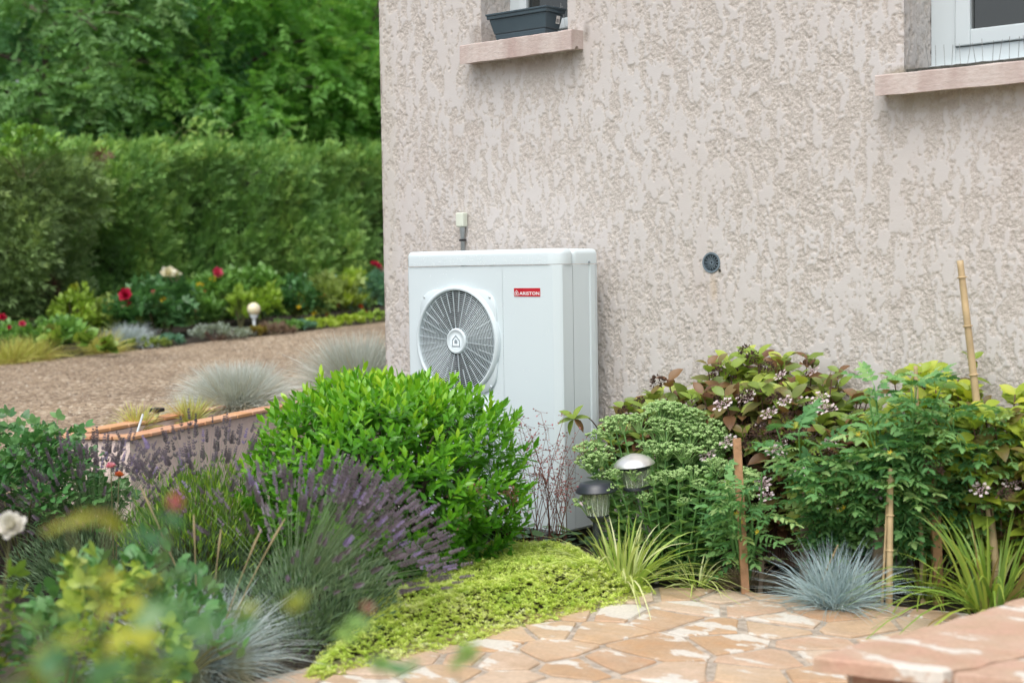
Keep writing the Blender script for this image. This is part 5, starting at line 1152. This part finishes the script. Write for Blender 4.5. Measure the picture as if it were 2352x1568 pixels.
b = Bag(); b.inst(SPRIG, P, basis(unit(m) * np.array([1, 1, .15]), np.array([0, 0, 1.]) + .45 * unit(m)), rng.uniform(.022, .042, m), v)
tag(b.build('stonecrop_mat', M_GOLD), 'golden yellow green stonecrop mat spilling onto the patio edge', 'ground cover', kind='stuff')

# ================================================================== BED BY THE WALL
# airy heuchera
hq = G(1262, 1290); he = thing('coral_bells', 'airy coral bells with thin red stems and tiny pink flowers before the heat pump', 'perennial', (hq[0], hq[1], 0)); M_HSTEM = plain('red_stem', (.27, .11, .085), .7, var=.3); M_BELL = leafmat('pink_bell', [(0, (.22, .08, .07)), (.45, (.42, .16, .16)), (1, (.78, .30, .34))], .6, .3)
b = Bag(); bl = Bag()
for k in range(34):
    sx = random.uniform(1175, 1345); sy = random.uniform(935, 1120); e = atD(sx, sy, random.uniform(6.95, 7.3)); g0 = np.array([hq[0] + random.uniform(-.12, .12), hq[1] + random.uniform(-.08, .08), .08])
    if k > 26: e = atD(random.uniform(1020, 1190), random.uniform(1110, 1240), 6.55); g0 = g0 + np.array([-.1, -.1, .02])
    c = curve(g0, e, (random.uniform(-.03, .03), 0, .05), 9); b.tube(c, np.linspace(.0022, .001, 9), 4)
    for q in range(16):
        p0 = c[random.randint(4, 8)]; p1 = p0 + unit(1)[0] * random.uniform(.02, .06); b.tube([p0, p1], .0008, 3); bl.inst(OCTA, np.array([p1]), basis(unit(1), unit(1)), np.array([[.0052, .0040, .0040]]) * random.uniform(.7, 1.3), np.array([random.random() ** 1.4]))
b.build('stems', M_HSTEM, he, 'stuff'); bl.build('flowers', M_BELL, he, 'stuff')
M_HEU = leafmat('coral_bells_leaf', [(0, (.03, .09, .03)), (.6, (.07, .17, .05)), (1, (.13, .25, .09))], .4, .3); n = 46; a = rng.random(n) * 6.28; rr2 = np.sqrt(rng.random(n)); P = np.stack([hq[0] + .06 + np.cos(a) * rr2 * .24, hq[1] + np.sin(a) * rr2 * .16, .07 + .10 * rng.random(n)], -1); emit(he, leaf_t(1.05, .5, .05, .1), P, basis(np.stack([np.cos(a), np.sin(a), .1 + 0 * a], -1), np.array([0, 0, 1.]) + .4 * unit(n)), rng.uniform(.05, .075, n), rng.random(n), M_HEU, 'leaf', 'foliage', 46)

# variegated lilyturf and small grasses
VAR = [(0, (.20, .20, .05)), (.2, (.20, .34, .05)), (.55, (.38, .50, .10)), (1, (.66, .70, .32))]
lq = G(1432, 1352); strap_grass('variegated_grass', 'arching cream striped grass clump at the patio corner below the garden lamps', (lq[0], lq[1], 0), .38, .36, 150, VAR, .0115, 120, (0, 0), 25)
lq = G(1600, 1345); strap_grass('small_grass', 'small loose grass tuft at the patio edge beside the wooden stake', (lq[0], lq[1], 0), .22, .12, 60, VAR, .008, 24, elmin=12)
lq = G(1690, 1352); fescue('dead_grass', 'withered brown grass tuft at the foot of the wooden stake', (lq[0], lq[1] + .1, 0), .2, .10, 260, [(0, (.12, .08, .05)), (1, (.26, .19, .12))], .4, None, .003)
lq = G(1905, 1400); fescue('blue_grass', 'blue spiky grass clump at the patio edge between the tomato stakes', (lq[0], lq[1] + .06, 0),   .27, .30, 900, [(0, (.20, .17, .13)), (.2, (.14, .20, .21)), (.6, (.20, .30, .33)), (1, (.34, .46, .49))], .12, None, .0036, (0, 0), .3, .6)
lq = G(2265, 1415); strap_grass('daylily', 'arching green strap leaved daylily clump beside the low stone wall', (lq[0], lq[1] + .05, 0), .46, .46, 130, [(0, (.20, .13, .05)), (.15, (.10, .18, .03)), (.6, (.15, .27, .035)), (1, (.32, .40, .06))], .014, 80)
lq = G(2100, 1380); strap_grass('daylily', 'small sprawling strap leaved daylily under the tomato plants', (lq[0], lq[1] + .1, 0), .34, .20, 46, [(0, (.22, .15, .05)), (.3, (.12, .20, .03)), (1, (.26, .36, .05))], .011, 30)

# hydrangeas
M_HYD = leafmat('hydrangea_leaf', [(0, (.085, .038, .022)), (.25, (.15, .08, .035)), (.42, (.10, .14, .03)), (.7, (.15, .24, .035)), (1, (.34, .42, .05))], .42, .35)
M_HYDY = leafmat('hydrangea_leaf_yellow', [(0, (.10, .07, .02)), (.3, (.17, .26, .03)), (.7, (.32, .42, .035)), (1, (.50, .52, .05))], .42, .4)
M_LACE = leafmat('lacecap_floret', [(0, (.45, .28, .30)), (.3, (.72, .55, .60)), (1, (.84, .78, .78))], .6, .3); M_DRY = leafmat('dried_floret', [(0, (.035, .020, .014)), (.6, (.085, .045, .028)), (1, (.16, .09, .05))], .9, .1)
HL = leaf_t(.56, .45, .14, .22, .04, rows=4)
def head_t(seed, dry):
    r = np.random.default_rng(seed); b = Bag(); n = 60; a = r.random(n) * 6.28; q = np.sqrt(r.random(n)) * .72; b.inst(OCTA, np.stack([np.cos(a) * q, np.sin(a) * q, .12 * (1 - q * q) + r.normal(size=n) * .04], -1), np.repeat(np.eye(3)[None], n, 0), r.uniform(.05, .09, n), .15 + .3 * r.random(n))
    if dry: b.inst(RHB, np.stack([np.cos(a) * q, np.sin(a) * q, 0 * a - .05], -1), basis(np.stack([np.cos(a), np.sin(a), r.normal(size=n)], -1), nrm(r.normal(size=(n, 3)))), r.uniform(.2, .4, n), r.random(n))
    else:
        for k in range(9):
            A_ = 2 * PI * k / 9 + r.normal() * .2; cen = np.array([math.cos(A_), math.sin(A_), .05]) * r.uniform(.75, 1.05)
            for p in range(4):
                aa = p * PI / 2 + r.random(); b.inst(rhomb_t(.95, .5, .1), np.array([cen]), basis(np.array([[math.cos(aa), math.sin(aa), .25]]), np.array([[0, 0, 1.]])), np.array([.24]), np.array([.35 + .65 * r.random()]))
    return np.concatenate(b.V), np.concatenate(b.T), np.concatenate(b.W)
LACE = [head_t(s, False) for s in (1, 2)]; DRYH = [head_t(s, True) for s in (3, 4)]
def hydrangea(label, x0, x1, y0, y1, ztop, nst, mat, nobj, nlace, ndry, vr):
    t = thing('hydrangea', label, 'hydrangea', ((x0 + x1) / 2, (y0 + y1) / 2, 0)); b = Bag(); P = []; D = []; U = []; S = []; vv = []; heads = []
    for k in range(nst):
        x = random.uniform(x0, x1); y = random.uniform(y0, y1); e = np.array([x, y, ztop((x - x0) / (x1 - x0)) * random.uniform(.66, 1.0) * (1.0 if y > (y0 + y1) / 2 else .86)]); g0 = np.array([x0 + (x1 - x0) * (.15 + .7 * (x - x0) / (x1 - x0)), (y0 + y1) / 2 + .08, 0]); c = curve(g0, e, (0, 0, .06), 9); b.tube(c, np.linspace(.006, .003, 9), 5); tn = random.uniform(*vr)
        for j in range(8):
            p_ = c[8] - (c[8] - c[7]) * (j * .42) if j < 4 else c[max(2, 9 - j)]; a = j * PI / 2 + random.random()
            for s in (0, PI):
                d = np.array([math.cos(a + s), math.sin(a + s), random.uniform(.35, 1.3) if j < 2 else random.uniform(-.5, .35)]); P.append(p_); D.append(d); U.append((random.uniform(.0, .6), random.uniform(-1.1, .1), 1)); S.append(random.uniform(.07, .125) * (.8 if j == 0 else 1)); vv.append(min(1, max(0, tn + random.uniform(-.3, .3) - .04 * j)))
        heads.append(c[8])
    b.build('stems', TWIGB, t, 'stuff'); P = np.array(P); emit(t, HL, P, basis(np.array(D), np.array(U)), np.array(S), vv, mat, 'leaf', 'foliage', nobj, face_score(P, np.array([(x0 + x1) / 2, (y0 + y1) / 2, .5])))
    random.shuffle(heads)
    for k, e in enumerate(heads[:nlace + ndry]):
        tm = LACE[k % 2] if k < nlace else DRYH[k % 2]; p_ = e + np.array([random.uniform(-.02, .07), random.uniform(-.20, -.04), random.uniform(-.30, .03)]); u = np.array([random.uniform(-.4, .4), -.75, 1.]); tmpl_obj('lacecap' if k < nlace else 'dried_head', tm, M_LACE if k < nlace else M_DRY, t, p_, np.cross(u, unit(1)[0]), u, random.uniform(.034, .05) if k < nlace else random.uniform(.04, .06))
    return t
hx0 = onY(1375, 900, -.3)[0]; hx1 = onY(2060, 900, -.3)[0]
hy = hydrangea('reddish hydrangea with pale lacecap flowers and dried brown heads along the wall', hx0 + .08, hx1, -.44, -.08, lambda s: .71 + .28 * math.sin(PI * min(1, s * 1.05)) ** .8 + .14 * s, 250, M_HYD, 290, 80, 90, (.20, .88))
# its side shoot hanging over the heat pump
c = curve((hx0 + .1, -.42, .62), atD(1318, 962, 7.45), (0, 0, .05), 7); V, T = tube_arrays(c, np.linspace(.004, .002, 7), 5); build('side_shoot', V, T, TWIGB, hy)
for k, (dx, dz, v_) in enumerate(((-.10, -.01, .62), (-.06, .05, .7), (.03, .07, .75), (.08, .02, .6), (.05, -.05, .2), (-.02, -.04, .66))): tmpl_obj('leaf', HL, M_HYD, hy, c[6], (R2[0] * dx * 8, R2[1] * dx * 8, dz * 8), (0, -.5, 1), .085, v_)
hydrangea('yellow green hydrangea with large leaves at the wall behind the tomato plants', onY(2050, 900, -.25)[0], onY(2440, 900, -.25)[0], -.50, -.10, lambda s: 1.02 + .06 * math.sin(s * 5), 90, M_HYDY, 200, 3, 12, (.15, .80))

# showy stonecrop (sedum)
M_SED = leafmat('sedum_leaf', [(0, (.06, .155, .045)), (.5, (.11, .25, .065)), (1, (.20, .36, .11))], .38, .3, .5); M_SEDH = leafmat('sedum_bud', [(0, (.14, .29, .07)), (.5, (.22, .40, .11)), (1, (.32, .50, .17))], .6, .3); SL = leaf_t(.72, .6, .16, .10, 0, rows=3)
def sed_head(seed):
    r = np.random.default_rng(seed); b = Bag(); n = 15
    for k in range(n):
        a = k * 2.4; q = math.sqrt((k + .3) / n); cen = np.array([math.cos(a) * q, math.sin(a) * q, .42 * (1 - q * q) + r.normal() * .05]); b.tube([np.array([0, 0, -.85]) + cen * np.array([.15, .15, 0]), cen * np.array([.6, .6, .5]) + np.array([0, 0, -.25]), cen], .035, 3, .4)
        m_ = 11; o = nrm(r.normal(size=(m_, 3))) * .17 * r.uniform(.5, 1.1, m_)[:, None]; o[:, 2] = np.abs(o[:, 2]) * .8; b.inst(OCTA, cen + o, np.repeat(np.eye(3)[None], m_, 0), r.uniform(.065, .115, m_), np.clip(.65 + .3 * r.normal(size=m_), 0, 1))
    return np.concatenate(b.V), np.concatenate(b.T), np.concatenate(b.W)
SH = [sed_head(s) for s in (1, 2, 3)]; SHM = [np_mesh('flower_head', *s[:2], M_SEDH, s[2]) for s in SH]
sq = atD(1545, 1330, 7.16); se = thing('showy_stonecrop', 'showy stonecrop with pale green bud heads and fleshy leaves behind the garden lamps', 'perennial', (sq[0], sq[1], 0)); sbase = np.array(se.location); b = Bag(); P = []; D = []; S = []; vv = []
for k in range(92):
    if k < 82 and k % 5 == 4: continue
    x = random.uniform(1345, 1745); yt = 930 + 190 * ((x - 1520) / 225) ** 2 * (1 if x > 1520 else .8) + random.uniform(0, 190) * random.random(); dp = 7.34 - .26 * min(1, max(0, (yt - 930) / 200)) + random.uniform(-.04, .04)
    if k >= 82: x = (1410, 1455, 1395, 1500, 1560, 1610, 1640, 1570, 1690, 1480)[k - 82]; yt = (1085, 1088, 1120, 1100, 1090, 1110, 1060, 1150, 1120, 1140)[k - 82]; dp = 6.98
    e = atD(x, yt, dp); g0 = np.array([sbase[0] + (e[0] - sbase[0]) * .45, sbase[1] + (e[1] - sbase[1]) * .45, 0]); c = curve(g0, e, (0, 0, .03), 12); b.tube(c, np.linspace(.006, .004, 12), 5, .3); sz = random.uniform(.056, .086) * (.6 if k >= 82 else 1)
    m4 = Matrix.Translation(Vector(e - sbase)) @ Matrix.Rotation(random.uniform(-.25, .25), 4, 'X') @ Matrix.Rotation(random.uniform(0, 6.28), 4, 'Z') @ Matrix.Diagonal((sz, sz, sz * .8, 1)); link('flower_head', SHM[k % 3], se, mat4=m4)
    for j in range(1, 11):
        a = j * 2.0 + k
        for s_ in (0, PI): P.append(c[j]); D.append((math.cos(a + s_), math.sin(a + s_), .5)); S.append(random.uniform(.062, .092) * (1.15 - .05 * j)); vv.append(random.random())
b.build('stems', M_SED, se, 'stuff'); P = np.array(P); emit(se, SL, P, basis(np.array(D), np.array([0, 0, 1.]) + .3 * unit(len(P))), np.array(S), vv, M_SED, 'leaf', 'foliage', 260, face_score(P, sbase + np.array([0, 0, .4])))

# garden lamps
STEEL = plain('brushed_steel', (.80, .80, .78), .33, metal=.75, var=.05); SMOKE = plain('ribbed_lens', (.20, .25, .16), .12, var=.4, scale=12, spec=.8); BLUEBLK = plain('black_lamp_plastic', (.028, .034, .044), .32)
m, nt, p, out = newmat('lamp_glass'); p.inputs['Base Color'].default_value = (.80, .88, .74, 1); p.inputs['Roughness'].default_value = .08; p.inputs['Transmission Weight'].default_value = .85; p.inputs['IOR'].default_value = 1.2; LGLASS = m
def lathe(name, base, prof, mat, parent, axis, n=28):
    ax = np.array(axis, float); ax /= np.linalg.norm(ax); e1_ = np.cross(ax, (0, 1, 0)); e1_ /= np.linalg.norm(e1_); e2_ = np.cross(ax, e1_); V = []; T = []; k = len(prof)
    for i in range(n):
        a = 2 * PI * i / n
        for r, h in prof: V.append(base + ax * h + (e1_ * math.cos(a) + e2_ * math.sin(a)) * r)
    for i in range(n):
        i2 = (i + 1) % n
        for q in range(k - 1): T += [(i * k + q, i * k + q + 1, i2 * k + q + 1), (i * k + q, i2 * k + q + 1, i2 * k + q)]
    o = build(name, V, T, mat, parent); o.data.set_sharp_from_angle(angle=math.radians(35)); return o
def ribs(base, r0, r1, h0, h1, mat, parent, axis, n=14):
    ax = np.array(axis, float); ax /= np.linalg.norm(ax); e1_ = np.cross(ax, (0, 1, 0)); e1_ /= np.linalg.norm(e1_); e2_ = np.cross(ax, e1_); b = Bag()
    for i in range(n):
        a = 2 * PI * i / n; d = e1_ * math.cos(a) + e2_ * math.sin(a); b.tube([base + ax * h0 + d * r0, base + ax * h1 + d * r1], .0035, 5)
    b.build('lens_rib', mat, parent)
t0 = atD(1378, 1240, 7.02); hd = atD(1374, 1188, 7.02); la = thing('garden_lamp', 'black plastic solar garden lamp with ribbed clear lens among the stonecrop', 'lamp', (t0[0], t0[1], 0)); ax = (-R2[0] * .05, -R2[1] * .05, 1)
lathe('post', np.array([t0[0], t0[1], -.02]), [(.0, 0), (.018, 0), (.018, hd[2] - .0), (.0, hd[2])], BLUEBLK, la, ax); lathe('base_cup', hd, [(.0, -.02), (.03, -.02), (.042, .0), (.052, .006), (.052, .012), (.0, .012)], BLUEBLK, la, ax)
lathe('lens', hd, [(.046, .0125), (.072, .122), (.069, .122), (.043, .0145)], LGLASS, la, ax); ribs(hd, .0455, .070, .0135, .121, SMOKE, la, ax); lathe('bulb_seat', hd, [(.0, .0122), (.025, .0122), (.022, .032), (.010, .036), (.008, .052), (0, .054)], BLUEBLK, la, ax)
lathe('cap', hd, [(.0, .1222), (.075, .1222), (.098, .123), (.101, .129), (.092, .147), (.078, .167), (.072, .170), (.0, .180)], BLUEBLK, la, ax)
t0 = atD(1488, 1240, 7.08); hd = atD(1463, 1118, 7.05); lb = thing('garden_lamp', 'stainless steel domed solar garden lamp leaning among the stonecrop', 'lamp', (t0[0], t0[1], 0)); dv = hd - np.array([t0[0], t0[1], t0[2]]); g0 = hd - dv / dv[2] * (hd[2] + .02); ax = nrm(dv) + np.array([0, 0, .8])
V, T = tube_arrays([g0, hd - dv / np.linalg.norm(dv) * .055], .0105, 12); build('post', V, T, plain('dull_metal', (.38, .37, .35), .6, metal=.4), lb); V, T = tube_arrays([hd - dv / np.linalg.norm(dv) * .0545, hd - dv / np.linalg.norm(dv) * .008], .0165, 12); build('sleeve', V, T, STEEL, lb)
lathe('base_cup', hd, [(.0, -.0075), (.066, -.0075), (.066, .0), (.06, .006), (.0, .006)], BLUEBLK, lb, ax); lathe('lens', hd, [(.060, .0065), (.068, .086), (.065, .086), (.057, .0085)], LGLASS, lb, ax); ribs(hd, .0585, .0665, .0075, .0855, SMOKE, lb, ax)
lathe('collar', hd, [(.0, .0862), (.074, .0862), (.078, .105), (.0, .106)], BLUEBLK, lb, ax); lathe('cap', hd, [(.0, .1065), (.086, .1065), (.099, .108), (.098, .114), (.078, .136), (.05, .150), (.02, .160), (.0, .161)], STEEL, lb, ax)

# stakes and canes
WOODS = plain('raw_stake_wood', (.42, .235, .125), .8, var=.25, scale=14, bump=.5, bscale=50); BAMB = plain('bamboo', (.48, .36, .20), .5, var=.25, scale=9); OLDW = plain('grey_wood', (.21, .16, .115), .85, var=.3, scale=10)
def stake(label, x0, y0, x1, y1, dep0, w, mat, top_cut=True):
    g0 = G(x0, y0) if dep0 is None else atD(x0, y0, dep0); v0 = np.dot(g0 - CAM, _f); e = atD(x1, y1, v0 * 1.0); t = thing('wooden_stake', label, 'stake', (g0[0], g0[1], 0)); dd = nrm(e - g0); a = nrm(np.cross(dd, np.array([R2[1], -R2[0], 0.]))); bb = np.cross(dd, a); V = []
    for q in (g0 - dd * .05, e):
        for s1, s2 in ((-1, -1), (1, -1), (1, 1), (-1, 1)): V.append(q + a * s1 * w / 2 + bb * s2 * w * .4)
    V[6] = V[6] - dd * .012; V[7] = V[7] - dd * .006
    poly_build('shaft', V, [(0, 3, 2, 1), (4, 5, 6, 7), (0, 1, 5, 4), (1, 2, 6, 5), (2, 3, 7, 6), (3, 0, 4, 7)], mat, t, bevel=.002); return t, g0, e, dd
t, g0, e, dd = stake('pale square wooden stake standing in front of the stonecrop', 1712, 1362, 1692, 1005, None, .036, WOODS)
sp2 = g0 + (e - g0) * .40; V, T = tube_arrays([sp2 + np.array([.02 * math.cos(a), .02 * math.sin(a), .004 * math.sin(3 * a)]) for a in np.linspace(0, 6.28, 14)], .003, 5); build('tie_string', V, T, SB, t)
stake('brown wooden stake half hidden behind the tomato leaves', 1845, 1345, 1850, 1130, None, .035, OLDW); stake('grey weathered stake beside the two bamboo canes', 2012, 1372, 2025, 1175, None, .05, OLDW); stake('reddish flat stake top showing among the tomato leaves', 2155, 1372, 2140, 950, None, .042, WOODS)
stake('short split stake stub by the withered grass', 1746, 1352, 1750, 1280, None, .022, OLDW)
def cane(label, pts_, r, mat=BAMB, nodes=4):
    (x0, y0), (x1, y1) = pts_; g0 = G(x0, y0); d0 = np.dot(g0 - CAM, _f); e = atD(x1, y1, d0); t = thing('bamboo_cane', label, 'cane', (g0[0], g0[1], 0)); n = 60; s = np.linspace(-.03, 1, n); pts = g0 + (e - g0) * s[:, None]; rad = np.full(n, r) * (1 - .25 * np.clip(s, 0, 1))
    V, T = tube_arrays(pts, rad, 10); build('shaft', V, T, mat, t); L = np.linalg.norm(e - g0)
    for k in range(1, nodes + 1): c_ = g0 + (e - g0) * ((k - .35) / nodes); u_ = (e - g0) / L; V, T = tube_arrays([c_ - u_ * .004, c_ - u_ * .0015, c_ + u_ * .0015, c_ + u_ * .004], [r * .9, r * 1.18, r * 1.18, r * .9], 10); build('node', V, T, BAMB, t)
cane('tall thick bamboo cane leaning above the tomato plants against the wall', ((2297, 1380), (2205, 598)), .0195, BAMB, 7); cane('thicker upright bamboo cane tied beside the blue grass', ((2042, 1395), (2046, 1075)), .0155); cane('thin upright bamboo cane next to the thicker one beside the blue grass', ((2026, 1393), (2040, 1110)), .0065); cane('bamboo cane end poking out of the tomato foliage', ((2120, 1370), (2103, 840)), .012)
cane('thin dry cane leaning across the blue grass at the patio edge', ((1862, 1388), (1925, 1250)), .005, SB, 2)
# tomatoes
M_TOM = leafmat('tomato_leaf', [(0, (.026, .080, .026)), (.4, (.052, .150, .042)), (.8, (.11, .24, .062)), (1, (.20, .34, .09))], .6, .4, .35)
def tomato(label, px, basey, spread, ylo, yhi, dep, nlv, nobj, seed):
    random.seed(seed); g0 = G(px, basey); t = thing('tomato_plant', label, 'tomato plant', (g0[0], g0[1], 0)); sb_ = Bag(); P = []; D = []; U = []; S = []; vv = []; n_st = 11; ends = []
    for k in range(n_st):
        e = atD(px + random.uniform(-spread, spread) * .75, random.uniform(yhi, yhi + (ylo - yhi) * .4), dep + random.uniform(-.15, .12)); c = curve(g0, e, (random.uniform(-.05, .05), 0, .05), 14); sb_.tube(c, np.linspace(.008, .003, 14), 6); ends.append(c)
    for k in range(nlv):
        c = random.choice(ends); j = random.randint(3, 13); p_ = c[j]; a = random.uniform(0, 6.28); d = np.array([math.cos(a), math.sin(a), random.uniform(-.15, .55)]) if j < 13 else np.array([math.cos(a), math.sin(a), .8]); d[:2] += .35 * np.array([CAM[0] - p_[0], CAM[1] - p_[1]]) / 7
        P.append(p_); D.append(d); U.append((random.uniform(-.3, .3), random.uniform(-.3, .3), 1)); S.append(random.uniform(.10, .19) * (spread / 190) ** .3); vv.append(random.random())
    sb_.build('stems', M_TOM, t, 'stuff'); P = np.array(P); D = np.array(D); U = np.array(U); S = np.array(S); vv = np.array(vv)
    for q in range(3): i_ = np.arange(len(P))[q::3]; emit(t, TOM[q], P[i_], basis(D[i_], U[i_]), S[i_], vv[i_], M_TOM, 'leaf', 'foliage', nobj // 3, face_score(P[i_], g0 + np.array([0, 0, .4])))
    for k in range(4): p_ = random.choice(ends)[random.randint(8, 12)] + np.array([random.uniform(-.05, .05), -.06, 0]); tmpl_obj('flower', flower_t([(5, 5, 1, .4)], k), YELPET, t, p_, (1, 0, 0), (.3, -.7, .6), .014)
tomato('small tomato plant tied to the pale square stake', 1716, 1350, 85, 1330, 1085, 6.62, 90, 75, 1)
tomato('bushy tomato plant with wide leaves between the square stake and the bamboo canes', 1900, 1335, 165, 1300, 985, 6.55, 260, 200, 2)
tomato('tall tomato plant around the bamboo canes beside the blue grass', 2060, 1350, 175, 1300, 880, 6.45, 330, 240, 3)
tomato('leafy tomato plant under the tall leaning bamboo cane', 2255, 1345, 165, 1300, 950, 6.4, 310, 230, 4)
random.seed(3)
